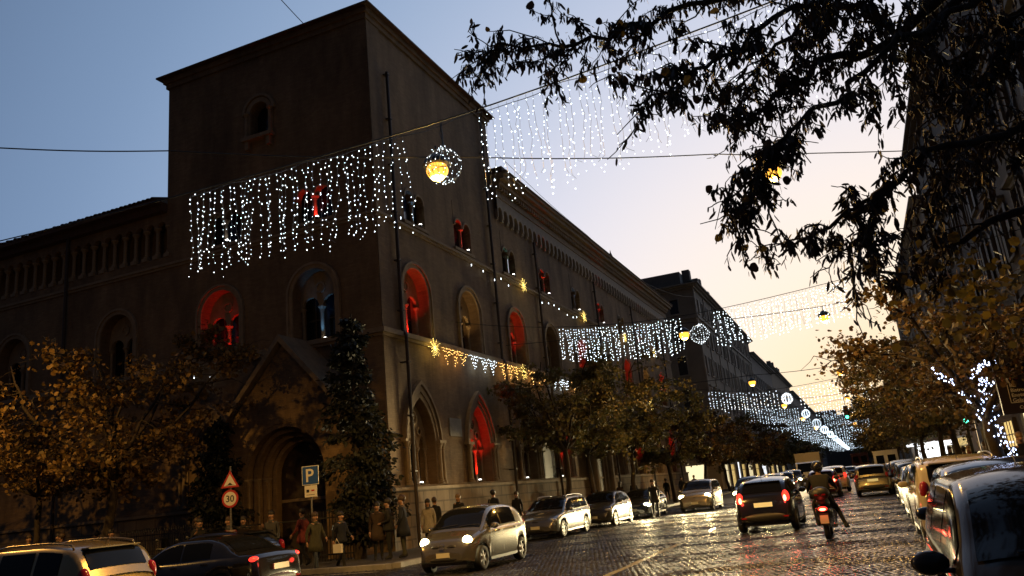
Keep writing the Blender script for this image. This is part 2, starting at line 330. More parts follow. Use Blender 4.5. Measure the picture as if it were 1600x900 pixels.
# ------------------------------------------------------------------ facades with real openings
def arc(kind, w, n=12, pr=.95):
    """list of (du, dz) from left springing to right springing"""
    if kind == 'round': return [(-w/2*math.cos(math.pi*i/n), w/2*math.sin(math.pi*i/n)) for i in range(n+1)]
    if kind == 'rect': return [(-w/2, 0), (w/2, 0)]
    r = w*pr; out = []
    for i in range(n+1):
        du = -w/2*math.cos(math.pi*i/n); out.append((du, math.sqrt(max(0, r*r-(abs(du)+r-w/2)**2))))
    return out
class Facade:
    """u runs along the wall, z up, d out of the wall"""
    def __init__(s, fn): s.P = fn
    def cell(s, mb, u0, u1, z0, z1, op=None, mi=0):
        P = s.P
        if op is None: mb.quad(P(u0, z0, 0), P(u1, z0, 0), P(u1, z1, 0), P(u0, z1, 0), mi); return
        uc, w, zs, zp, kind, depth = op; a = arc(kind, w)
        l, r = uc-w/2, uc+w/2
        mb.quad(P(u0, z0, 0), P(l, z0, 0), P(l, z1, 0), P(u0, z1, 0), mi); mb.quad(P(r, z0, 0), P(u1, z0, 0), P(u1, z1, 0), P(r, z1, 0), mi)
        if zs > z0: mb.quad(P(l, z0, 0), P(r, z0, 0), P(r, zs, 0), P(l, zs, 0), mi)
        for (d0, h0), (d1, h1) in zip(a, a[1:]): mb.quad(P(uc+d0, zp+h0, 0), P(uc+d1, zp+h1, 0), P(uc+d1, z1, 0), P(uc+d0, z1, 0), mi)
        ol = [(l, zs)] + [(uc+d, zp+h) for d, h in a] + [(r, zs)]
        for (a0, b0), (a1, b1) in zip(ol, ol[1:]+ol[:1]): mb.quad(P(a0, b0, 0), P(a1, b1, 0), P(a1, b1, -depth), P(a0, b0, -depth), mi)
    def row(s, mb, u0, u1, z0, z1, ops, mi=0):
        ops = sorted(ops); ed = [u0] + [(p[0]+q[0])/2 for p, q in zip(ops, ops[1:])] + [u1]
        if not ops: s.cell(mb, u0, u1, z0, z1, None, mi)
        for o, a, c in zip(ops, ed, ed[1:]): s.cell(mb, a, c, z0, z1, o, mi)
    def box(s, mb, u0, u1, z0, z1, d0, d1, mi=0):
        P = s.P; vs = [P(u, z, d) for u in (u0, u1) for z in (z0, z1) for d in (d0, d1)]
        mb.add(vs, [(0, 1, 3, 2), (4, 6, 7, 5), (0, 4, 5, 1), (2, 3, 7, 6), (0, 2, 6, 4), (1, 5, 7, 3)], mi)
    def ring(s, mb, uc, zs, zp, kind, w_in, w_out, d0, d1, mi=0):
        """moulding that follows jambs and arch"""
        P = s.P; ai, ao = arc(kind, w_in), arc(kind, w_out)
        I = [(uc-w_in/2, zs)] + [(uc+d, zp+h) for d, h in ai] + [(uc+w_in/2, zs)]
        O = [(uc-w_out/2, zs)] + [(uc+d, zp+h) for d, h in ao] + [(uc+w_out/2, zs)]
        if kind == 'rect': 
            t = (w_out-w_in)/2; O = [(uc-w_out/2, zs), (uc-w_out/2, zp+t), (uc+w_out/2, zp+t), (uc+w_out/2, zs)]; I = [(uc-w_in/2, zs), (uc-w_in/2, zp), (uc+w_in/2, zp), (uc+w_in/2, zs)]
        for i in range(len(I)-1):
            a, c, e, g = I[i], I[i+1], O[i+1], O[i]
            mb.quad(P(*a, d1), P(*c, d1), P(*e, d1), P(*g, d1), mi); mb.quad(P(*g, d0), P(*e, d0), P(*e, d1), P(*g, d1), mi); mb.quad(P(*a, d0), P(*c, d0), P(*c, d1), P(*a, d1), mi)
    def plate(s, mb, pts_lo, pts_hi, d0, d1, mi=0):
        """strip between two polylines sampled at the same u"""
        P = s.P
        for (a, c) in zip(zip(pts_lo, pts_hi), zip(pts_lo[1:], pts_hi[1:])):
            (l0, h0), (l1, h1) = a, c
            if h0[1]-l0[1] < 1e-4 and h1[1]-l1[1] < 1e-4: continue
            mb.quad(P(*l0, d1), P(*l1, d1), P(*h1, d1), P(*h0, d1), mi); mb.quad(P(*l0, d0), P(*l1, d0), P(*l1, d1), P(*l0, d1), mi)
    def column(s, mb, u, z0, z1, r, d, mi=0):
        c = Vector(s.P(u, z0, d)); h = z1-z0; k = min(.28, h*.16)
        prof = [(r*1.7, 0), (r*1.7, .05), (r*1.3, .09), (r*1.45, .13), (r, .17), (r*.93, h-k), (r*1.2, h-k+.02), (r*1.02, h-k+.05), (r*1.35, h-k*.55), (r*1.9, h-.06), (r*2.1, h-.05), (r*2.1, h)]
        mb.lathe(prof, c, 10, mi=mi)
    def disc(s, mb, u, z, r_in, r_out, d0, d1, n=14, mi=0):
        P = s.P
        for i in range(n):
            a, c = 2*math.pi*i/n, 2*math.pi*(i+1)/n
            q = lambda r, t: (u+r*math.cos(t), z+r*math.sin(t))
            if r_in > 0:
                mb.quad(P(*q(r_in, a), d1), P(*q(r_in, c), d1), P(*q(r_out, c), d1), P(*q(r_out, a), d1), mi)
                mb.quad(P(*q(r_in, a), d0), P(*q(r_in, c), d0), P(*q(r_in, c), d1), P(*q(r_in, a), d1), mi)
            else: mb.add([P(u, z, d1), P(*q(r_out, a), d1), P(*q(r_out, c), d1)], [(0, 1, 2)], mi)
            mb.quad(P(*q(r_out, a), d0), P(*q(r_out, c), d0), P(*q(r_out, c), d1), P(*q(r_out, a), d1), mi)
FR = Facade(lambda u, z, d: (FX+d, u, z))          # street front, u = y
FL = Facade(lambda u, z, d: (u, FY-d, z))          # side front, u = x

def multi_lo(uc, w, n, zp, kind, gap, m=10):
    """lower edge of a tracery plate: n small arches between posts; returns u-sorted (u, z)"""
    sw = w/n; lo = []
    for k in range(n):
        c = uc-w/2+sw*(k+.5); ww = sw-gap
        lo += [(c-sw/2+1e-4, zp)] + [(c+d, zp+h) for d, h in arc(kind, ww, m)] + [(c+sw/2-1e-4, zp)]
    return lo
def hi_of(kind, uc, w, zp, us):
    out = []
    a = arc(kind, w, 40); xs = [p[0] for p in a]; zs = [p[1] for p in a]
    return [(u, zp+float(np.interp(u-uc, xs, zs))) for u in us]

palace = thing('gothic_palace', 'dark brick gothic palace with square tower on the street corner', 'building', (0, 0, 0))
FLOODS = []
def first_floor_window(F, uc, lit=None, parent=palace):
    w, zs, zp, dp = 2.15, 8.72, 10.75, .62
    wdw = MB(); F.ring(wdw, uc, zs, zp, 'round', w+.002, w+.34, 0, .07); F.ring(wdw, uc, zs, zp, 'round', w+.344, w+.56, 0, .13)
    win = wdw.build('window', 'stone', parent)
    t = MB(); lo = multi_lo(uc, w-.02, 2, 10.3, 'round', .2); F.plate(t, lo, [(u, max(z, l[1])) for (u, z), l in zip(hi_of('round', uc, w-.02, zp, [p[0] for p in lo]), lo)], -dp-.02, -dp+.12)
    F.disc(t, uc, 11.12, .17, .26, -dp+.12, -dp+.17); F.disc(t, uc, 11.12, 0, .17, -dp+.1, -dp+.125); t.build('tracery', 'stone', win)
    c = MB(); F.column(c, uc, zs, 10.3, .085, -dp+.05); c.build('column', 'stone', win, smooth=False)
    for sgn in (-1, 1):
        c = MB(); F.column(c, uc+sgn*(w/2-.1), zs, 10.3, .07, -dp+.05); c.build('column', 'stone', win)
    p = MB(); F.box(p, uc-w/2-.02, uc+w/2+.02, zs-.02, zp+w/2, -dp-.32, -dp-.28); p.build('pane', 'dark_pane', win)
    for k in (-1, 1):
        f = MB(); F.box(f, uc+k*w/4-.03, uc+k*w/4+.03, zs, 10.9, -dp-.28, -dp-.22); F.box(f, uc+k*w/4-.42, uc+k*w/4+.42, 9.75, 9.82, -dp-.28, -dp-.225)
        f.build('casement', 'wood', win)
    if lit: FLOODS.append((F, uc, zs, dp, lit, 1))
    return (uc, w, zs, zp, 'round', dp+.3)
def upper_window(F, uc, lit=None, parent=palace):
    w, zs, zp, dp = 1.9, 13.95, 15.15, .42
    win = MB(); F.box(win, uc-w/2-.15, uc+w/2+.15, zs-.14, zs, -.02, .12); win = win.build('window', 'stone', parent)
    t = MB(); lo = multi_lo(uc, w-.01, 2, zp, 'round', .24); F.plate(t, lo, [(u, 16.45) for u, z in lo], -.3, .012); t.build('double_arch', 'brick', win)
    for k in (-1, 1): t = MB(); F.ring(t, uc+k*w/4, zp, zp, 'round', w/2-.23, w/2-.06, .012, .06); t.build('moulding', 'stone', win)
    c = MB(); F.column(c, uc, zs, zp, .085, -.14); c.build('column', 'stone', win)
    p = MB(); F.box(p, uc-w/2-.02, uc+w/2+.02, zs-.02, 16.4, -dp-.12, -dp-.08); p.build('pane', 'dark_pane', win)
    if lit: FLOODS.append((F, uc, zs, .14, lit, 2))
    return (uc, w, zs, 16.45, 'rect', dp)
def ground_window(F, uc, lit=None, parent=palace, lights=3):
    w, zs, zp, dp = 2.3, 2.5, 4.15, .55
    m = MB(); F.ring(m, uc, zs, zp, 'pointed', w+.002, w+.3, 0, .05); F.ring(m, uc, zs, zp, 'pointed', w+.304, w+.62, 0, .11); F.ring(m, uc, zp+.05, zp, 'pointed', w+.66, w+.86, 0, .19)
    win = m.build('window', 'stone', parent)
    for k in (-1, 1):
        c = MB(); F.column(c, uc+k*(w/2+.17), zs, zp+.04, .085, .1); F.column(c, uc+k*(w/2+.36), zs, zp+.04, .07, .16); F.box(c, uc+k*(w/2+.27)-.3, uc+k*(w/2+.27)+.3, zp+.045, zp+.16, .0, .27)
        c.build('jamb_shaft', 'stone', win)
    t = MB(); lo = multi_lo(uc, w-.02, lights, 4.05, 'pointed', .16); F.plate(t, lo, [(u, max(z, l[1])) for (u, z), l in zip(hi_of('pointed', uc, w-.02, zp, [p[0] for p in lo]), lo)], -dp, -dp+.14)
    F.disc(t, uc, 5.28, .26, .36, -dp+.14, -dp+.22); F.disc(t, uc, 5.28, 0, .26, -dp+.1, -dp+.145, mi=1)
    for k in range(4):
        a = math.pi/4+k*math.pi/2; F.disc(t, uc+.14*math.cos(a), 5.28+.14*math.sin(a), .075, .11, -dp+.14, -dp+.2, 8)
    for k in (-1, 1): F.disc(t, uc+k*.5, 4.72, .13, .2, -dp+.14, -dp+.2, 10); F.disc(t, uc+k*.5, 4.72, 0, .13, -dp+.1, -dp+.145, 10, mi=1)
    t.build('tracery', ['stone', 'dark_pane'], win)
    sw = (w-.02)/lights
    for k in range(lights+1):
        c = MB(); F.column(c, uc-w/2+.01+sw*k + (.07 if k == 0 else (-.07 if k == lights else 0)), zs, 4.05, .062, -dp+.07); c.build('column', 'stone', win)
    p = MB(); F.box(p, uc-w/2-.02, uc+w/2+.02, zs-.02, 6.3, -dp-.3, -dp-.26); p.build('pane', 'dark_pane', win)
    g = MB()
    for k in range(1, 12): F.box(g, uc-w/2+w*k/12-.008, uc-w/2+w*k/12+.008, zs, 4.3, -dp-.2, -dp-.184)
    for k in range(1, 5): F.box(g, uc-w/2, uc+w/2, zs+.35*k, zs+.35*k+.016, -dp-.184, -dp-.17)
    g.build('grille', 'iron', win)
    if lit: FLOODS.append((F, uc, zs, dp, lit, 0))
    return (uc, w, zs, zp, 'pointed', dp+.28)
RED, BLUE, CYAN, WARM, WHITE = (1, .02, .01), (.12, .4, 1), (.1, .75, .95), (1, .62, .22), (.85, .9, 1)
TW_END, WING_END, TW_TOP = 39.6, 83.0, 23.35
LX0, LX1 = -28.2, -52.0              # tower's far side edge, left wing end
# street front: tower then wing
body = MB()
G_lit = {29.6: 'off', 35.2: RED, 41.2: 'off', 46.8: RED, 58.9: 'off', 64.8: RED, 71.0: 'off', 77.2: RED}
F_lit = {29.9: RED, 35.2: WARM, 41.2: RED, 46.9: None, 53.0: RED, 58.9: None, 64.8: RED, 71.0: WARM, 77.2: RED}
S_lit = {30.3: BLUE, 35.2: RED, 41.1: CYAN, 46.9: RED, 53.0: BLUE, 58.9: RED, 64.8: BLUE, 71.0: RED, 77.2: BLUE}
def split(d, lo, hi): return [k for k in d if lo <= k < hi]
gops = [ground_window(FR, k, v) for k, v in G_lit.items()]; fops = [first_floor_window(FR, k, v) for k, v in F_lit.items()]; sops = [upper_window(FR, k, v) for k, v in S_lit.items()]
door_op = (52.9, 1.9, KH, 3.6, 'round', .7)
for lo, hi, top in ((27.0, TW_END, TW_TOP-.55), (TW_END, WING_END, 19.2)):
    FR.row(body, lo, hi, 0, 2.42, [o for o in [door_op] if lo <= o[0] < hi] and []); 
    FR.row(body, lo, hi, 2.42, 8.3, [o for o in gops if lo <= o[0] < hi], 0)
    FR.row(body, lo, hi, 8.3, 13.4, [o for o in fops if lo <= o[0] < hi]); FR.row(body, lo, hi, 13.4, 17.0, [o for o in sops if lo <= o[0] < hi])
    FR.row(body, lo, hi, 17.0, top, [])
# side front: tower then left wing
flL = [first_floor_window(FL, -24.98, RED), first_floor_window(FL, -19.95, BLUE)]; slL = [upper_window(FL, -24.75, WHITE), upper_window(FL, -19.8, RED)]
FL.row(body, LX0, FX, 0, 8.3, []); FL.row(body, LX0, FX, 8.3, 13.4, flL); FL.row(body, LX0, FX, 13.4, 17.0, slL)
niche_op = (-22.6, 1.05, 18.7, 19.9, 'round', .5)
FL.row(body, LX0, FX, 17.0, TW_TOP-.55, [niche_op])
wl = [first_floor_window(FL, -31.25), first_floor_window(FL, -38.4), first_floor_window(FL, -45.5)]
gl = [ground_window(FL, -25.6, None), ]
FL.row(body, LX1, LX0, 0, 2.42, []); FL.row(body, LX1, LX0, 2.42, 8.3, []); FL.row(body, LX1, LX0, 8.3, 13.4, wl); FL.row(body, LX1, LX0, 13.4, 14.1, []); FL.row(body, LX1, LX0, 16.2, 16.6, [])
# backs and returns
body.quad((LX0, FY, 14), (LX0, TW_END, 14), (LX0, TW_END, TW_TOP-.5), (LX0, FY, TW_TOP-.5)); body.quad((FX, TW_END, 15), (LX0, TW_END, 15), (LX0, TW_END, TW_TOP-.5), (FX, TW_END, TW_TOP-.5))
body.quad((FX, WING_END, 0), (-45, WING_END, 0), (-45, WING_END, 19.2), (FX, WING_END, 19.2)); body.quad((LX1, FY, 0), (LX1, 60, 0), (LX1, 60, 16.6), (LX1, FY, 16.6))
body.quad((LX1, FY+1.4, 13.9), (LX0, FY+1.4, 13.9), (LX0, FY+1.4, 16.6), (LX1, FY+1.4, 16.6))
body.build('wall', 'brick', palace)
# plinth, string courses
m = MB(); FR.box(m, FY+.0, WING_END, 0, 2.3, .0, .16); FL.box(m, LX1, FX+.16, 0, 2.3, 0, .16); m.build('plinth', 'ashlar', palace)
m = MB(); FR.box(m, FY-.2, WING_END, 2.3, 2.42, 0, .26); FL.box(m, LX1, FX+.2, 2.302, 2.418, 0, .26); m.build('plinth_moulding', 'stone', palace)
def strings(z, t, d, name):
    m = MB(); FR.box(m, FY, WING_END, z-t, z, 0, d); FL.box(m, LX1, FX+d, z-t, z, 0, d); FR.box(m, FY, WING_END, z-t-.12, z-t-.002, 0, d*.5); FL.box(m, LX1, FX+d*.5, z-t-.12, z-t-.002, 0, d*.5); m.build(name, 'stone', palace)
strings(8.7, .2, .24, 'string_course'); strings(13.72, .12, .14, 'string_course')
# quoin edge of the tower: a shallow pilaster strip on both faces of the corner
m = MB(); FR.box(m, FY-.04, FY+1.0, 2.43, TW_TOP-.56, 0, .045); FL.box(m, FX-.95, FX+.045, 2.43, TW_TOP-.56, 0, .044); m.build('corner_strip', 'brick', palace)
# tower cornice and roof
r = MB(); e = .36
r.box(LX0-.1, FX+.1, FY-.1, TW_END+.1, TW_TOP-.55, TW_TOP-.3); r.box(LX0-.2, FX+.2, FY-.2, TW_END+.2, TW_TOP-.299, TW_TOP-.06); tr = r.build('tower_cornice', 'brick', palace)
r = MB(); r.box(LX0-e-.08, FX+e+.08, FY-e-.08, TW_END+e+.08, TW_TOP-.059, TW_TOP+.02); xm, ym = (LX0+FX)/2, (FY+TW_END)/2
r.add([(LX0, FY, TW_TOP+.02), (FX, FY, TW_TOP+.02), (FX, TW_END, TW_TOP+.02), (LX0, TW_END, TW_TOP+.02), (xm, ym, TW_TOP+.9)], [(0, 1, 4), (1, 2, 4), (2, 3, 4), (3, 0, 4)]); r.build('tower_roof', 'rooftile', palace)
# tower niche window with small balcony
nw = MB(); FL.ring(nw, -22.6, 18.7, 19.9, 'round', 1.052, 1.5, 0, .1); FL.ring(nw, -22.6, 19.9, 19.9, 'round', 1.6, 1.85, 0, .16); nw = nw.build('niche_window', 'stone', palace)
for u_ in (-23.28, -21.92): c = MB(); FL.column(c, u_, 18.7, 19.95, .08, .14); c.build('niche_column', 'stone', nw)
c = MB(); FL.box(c, -23.45, -21.75, 18.52, 18.7, 0, .34); FL.box(c, -23.3, -23.1, 18.1, 18.519, 0, .25); FL.box(c, -22.1, -21.9, 18.1, 18.519, 0, .25); c.build('niche_balcony', 'stone', nw)
p = MB(); FL.box(p, -23.2, -22.0, 18.6, 20.5, -.52, -.48); p.build('pane', 'dark_pane', nw)
# wing: corbel table, dentils, cornice, roof
aw = .76; n = int((WING_END-TW_END-.1)/aw)
ca = MB(); loc_ = Facade(lambda u, z, d: (d, u, z))
lo = [(-aw/2+1e-3, 17.0), (-aw/2+.1, 17.0)] + [(d, 17.45+h) for d, h in arc('round', aw-.2, 8)] + [(aw/2-.1, 17.0), (aw/2-1e-3, 17.0)]
lo = [(-aw/2+1e-3, 17.12)] + [(-aw/2+.1, 17.12)] + [(d*.999, 17.5+h) for d, h in arc('round', aw-.2, 8)] + [(aw/2-.1, 17.12), (aw/2-1e-3, 17.12)]
loc_.plate(ca, lo, [(u, 18.35) for u, z in lo], 0, .2); loc_.box(ca, -aw/2+.0, -aw/2+.1, 16.98, 17.12, 0, .14); loc_.box(ca, aw/2-.1, aw/2, 16.98, 17.12, 0, .14)
cam_ = ca.mesh('corbel_arch', 'trim')
for i in range(n): link('corbel_arch', cam_, palace, (FX, TW_END+.12+aw*(i+.5), 0))
m = MB(); FR.box(m, TW_END, WING_END, 18.351, 18.75, 0, .26); FR.box(m, TW_END, WING_END, 19.02, 19.3, 0, .55); FR.box(m, TW_END, WING_END+.5, 19.3, 19.55, 0, .8); FR.box(m, TW_END, WING_END+.6, 19.55, 19.7, 0, .95); m.build('cornice', 'stone', palace)
m = MB()
for i in range(int((WING_END-TW_END)/.36)): FR.box(m, TW_END+.05+i*.36, TW_END+.23+i*.36, 18.752, 19.018, 0, .46)
stuff(m.build('dentil_course', 'stone', palace))
r = MB(); r.quad((FX+1.0, TW_END, 19.72), (FX+1.0, WING_END+.6, 19.72), (FX-7, WING_END+.6, 21.2), (FX-7, TW_END, 21.2)); r.box(FX-6, FX+1.02, TW_END, WING_END+.62, 19.701, 19.76); r.box(FX-4, FX+.7, TW_END+.1, TW_END+4.3, 19.77, 20.1); r.build('wing_roof', 'rooftile', palace)
for y, h in ((62.5, 1.0), (73.5, .75), (79, .6)):
    f = MB(); f.lathe([(.2, 0), (.2, .12), (.1, .2), (.16, h*.45), (.05, h*.75), (.01, h)], (FX+.5, y, 19.76), 8); f.build('finial', 'stone', palace)
# left wing: little loggia under the eaves, tiled edge
m = MB(); lo = []
na = 34; sw = (LX0-LX1)/na
lo = multi_lo((LX0+LX1)/2, LX0-LX1, na, 15.65, 'round', .2, 6); FL.plate(m, lo, [(u, 16.2) for u, z in lo], -.25, 0.0); m.build('loggia_arches', 'brick', palace)
c = MB(); FL.column(c, 0, 14.28, 15.65, .09, 0); cm = c.mesh('loggia_column', 'stone')
FL.box(ped := MB(), -.17, .17, 14.1, 14.28, -.17, .17); pm_ = ped.mesh('column_pedestal', 'stone')
for i in range(na+1):
    u = LX1+sw*i; o = link('loggia_column', cm, palace, (u, .12, 0)); o2 = link('pedestal', pm_, o, (0, 0, 0))
r = MB(); r.box(LX1-.3, LX0, FY-.75, FY+.4, 16.6, 16.74); r.quad((LX1, FY-.7, 16.76), (LX0, FY-.7, 16.76), (LX0, FY+6, 18.6), (LX1, FY+6, 18.6)); r.box(LX1, LX0, FY-.35, FY+.2, 16.3, 16.599); wr = r.build('left_wing_roof', 'rooftile', palace)
tl = MB(); tl.grid([[(.13*math.cos(t), y, .12*math.sin(t) + (y*.31)) for t in np.linspace(0, math.pi, 6)] for y in (0, .45, .452, 1.4)]); tm = tl.mesh('roof_tile', 'rooftile')
for i in range(84): link('roof_tile', tm, wr, (LX0-.15-i*.284, FY-.82, 16.75+.02*math.sin(i*3.1)))
# portal with gable on the side front
gx, gz = -20.3, 8.35
po = MB(); D = 1.7
Fp = Facade(lambda u, z, d: (u, FY-D-d, z))
lo = [(gx-3.2, KH), (gx-2.0, KH)] + [(gx+d, 3.3+h) for d, h in arc('round', 4.0, 16)] + [(gx+2.0, KH), (gx+3.2, KH)]
lo = [(gx-3.2, 0.1), (gx-2.001, 0.1)] + [(gx+d, 3.3+h) for d, h in arc('round', 4.0, 16)] + [(gx+2.001, 0.1), (gx+3.2, 0.1)]
Fp.plate(po, lo, [(u, 5.0+(3.2-abs(u-gx))*1.05) for u, z in lo], -.5, 0)
po.quad((gx-3.2, FY-D, .1), (gx-3.2, FY, .1), (gx-3.2, FY, 5), (gx-3.2, FY-D, 5)); po.quad((gx+3.2, FY-D, .1), (gx+3.2, FY, .1), (gx+3.2, FY, 5), (gx+3.2, FY-D, 5))
portal = po.build('portal', 'brick', palace)
m = MB()
for s_ in (-1, 1):
    a = Vector((gx+s_*3.5, 0, 4.7)); c_ = Vector((gx, 0, gz+.12)); d = (c_-a)
    vs = []
    for p in (a, c_):
        for dy in (FY-D-.25, FY): vs += [(p.x, dy, p.z), (p.x, dy, p.z+.28)]
    m.add(vs, [(0, 2, 6, 4), (1, 5, 7, 3), (0, 4, 5, 1), (2, 3, 7, 6), (0, 1, 3, 2), (4, 6, 7, 5)])
m.build('gable_coping', 'stone', portal)
for k in range(4): m = MB(); Fp.ring(m, gx, .1, 3.3, 'round', 4.0-.36*k-.34, 4.0-.36*k+.0, -.35*k-.34, -.35*k-.02); m.build('recessed_arch', 'brick', portal)
m = MB()
for k in range(3):
    for s_ in (-1, 1): m = MB(); Fp.column(m, gx+s_*(1.9-.18*k), .1, 3.3, .09, -.15-.35*k); m.build('portal_shaft', 'stone', portal)
m = MB(); m.box(gx-1.5, gx+1.5, FY-.2, FY-.17, .1, 4.9); m.build('doorway_leaf', 'wood', portal)
# street door at y = 52.9
m = MB(); FR.ring(m, 52.9, .1, 3.3, 'round', 1.9, 2.5, .0, .3); FR.ring(m, 52.9, .1, 3.3, 'round', 2.52, 3.2, .0, .45); FR.column(m, 51.1, .1, 4.6, .26, .55); FR.column(m, 54.7, .1, 4.6, .26, .55); FR.box(m, 50.6, 55.2, 4.6, 5.0, 0, .9); dr = m.build('street_doorway', 'stone', palace)
m = MB(); FR.box(m, 51.95, 53.85, .1, 4.2, .165, .2); m.build('door_leaf', 'wood', dr)
m = MB(); FR.box(m, 53.1, 53.5, 1.5, 2.3, .2, .215); m.build('notice', 'paint_white', dr)
# downpipes
for y in (28.35, 38.5, 45.2, 57.5, 68.2, 79.4):
    m = MB(); zt = TW_TOP-2.6 if y < TW_END and y < 30 else (TW_TOP-.6 if y < TW_END else 17.0); m.tube([(FX+.16, y, zt), (FX+.16, y, 8.8), (FX+.31, y, 8.55), (FX+.31, y, 2.5), (FX+.33, y, .1)], .075, 8)
    for z in np.arange(3, zt, 2.2): m.box(FX, FX+.25+.14*(z < 8.6), y-.1, y+.1, z, z+.05)
    m.build('downpipe', 'pipe', palace)
m = MB(); m.tube([(-34.6, FY-.2, 16.3), (-34.6, FY-.2, 8.8), (-34.6, FY-.34, 8.5), (-34.6, FY-.34, .1)], .075, 8); m.build('downpipe', 'pipe', palace)
# stone plaque between the ground-floor windows
m = MB(); FR.box(m, 32.15, 33.3, 4.55, 5.35, 0, .05); tag(m.build('wall_plaque', 'kerb', palace), None)
# painting-like panel behind the tree on the plinth
m = MB(); FR.box(m, 43.2, 45.0, 2.5, 4.3, .02, .09); FR.box(m, 43.3, 44.9, 2.6, 4.2, .09, .1); m.build('notice_board', 'iron', palace)
# low railing in front of the side front
rl = thing('iron_railing', 'black iron railing in front of the palace portal', 'railing', (0, 0, 0))
m = MB(); m.box(-27.6, -16.2, 24.18, 24.24, 1.55, 1.6); m.box(-27.6, -16.2, 24.18, 24.24, .32, .37); m.build('rail', 'iron', rl)
bar = MB(); bar.tube([(0, 0, .13), (0, 0, 1.72)], .014, 5).lathe([(.03, 0), (.004, .12)], (0, 0, 1.72), 5); bm_ = bar.mesh('bar', 'iron')
for i in range(95):
    if abs(-27.5+i*.12+20.3) > 1.5: link('bar', bm_, rl, (-27.5+i*.12, 24.21, 0))

# floodlights in the windows
ORD = ['first', 'second', 'third', 'fourth', 'fifth', 'sixth', 'seventh', 'eighth', 'ninth']
FLN = ['ground-floor pointed', 'first-floor round-arched', 'top-floor double']
cnt = {}
for (F, uc, zs, dp, colr, fl) in FLOODS:
    side = F is FL; key = (side, fl); cnt[key] = cnt.get(key, 0)+1
    us = sorted([f[1] for f in FLOODS if f[0] is F and f[5] == fl], reverse=side); k = us.index(uc)
    nmc = {RED: 'red', BLUE: 'blue', CYAN: 'turquoise', WARM: 'amber', WHITE: 'pale'}.get(colr, 'white')
    wall = 'on the side front' if side else 'on the street front'
    t = thing('window_floodlight', f'{nmc} floodlight in the {ORD[k]} lit {FLN[fl]} window {wall} from the corner', 'floodlight', (0, 0, 0), 0, 'floodlights on the palace window sills')
    du = .30 if not side else .26
    base = Vector(F.P(uc+du, zs, -dp+.26))
    m = MB(); m.box(base.x-.06, base.x+.06, base.y-.07, base.y+.07, base.z, base.z+.1); m.build('housing', 'lamp_hood', t)
    m = MB(); m.box(base.x-.05, base.x+.05, base.y-.05, base.y+.05, base.z+.105, base.z+.14); m.build('lens', 'flood_face', t)
    if colr != 'off':
        pos = Vector(F.P(uc+.14, zs+.16, -dp+(.34 if fl < 2 else .17))); tgt = Vector(F.P(uc-.03, zs+(1.7 if fl < 2 else .8), -dp-(.0 if fl < 2 else .05)))
        e = {0: 300, 1: 200, 2: 105}[fl] * {RED: 1.0, WARM: .55, BLUE: .45, CYAN: .4, WHITE: .08}[colr]
        if side: e *= .6
        lamp('SPOT', pos, e, colr, t, .04, tgt-pos, (105 if fl < 2 else 76) if colr in (RED, WARM) else 48, .8)
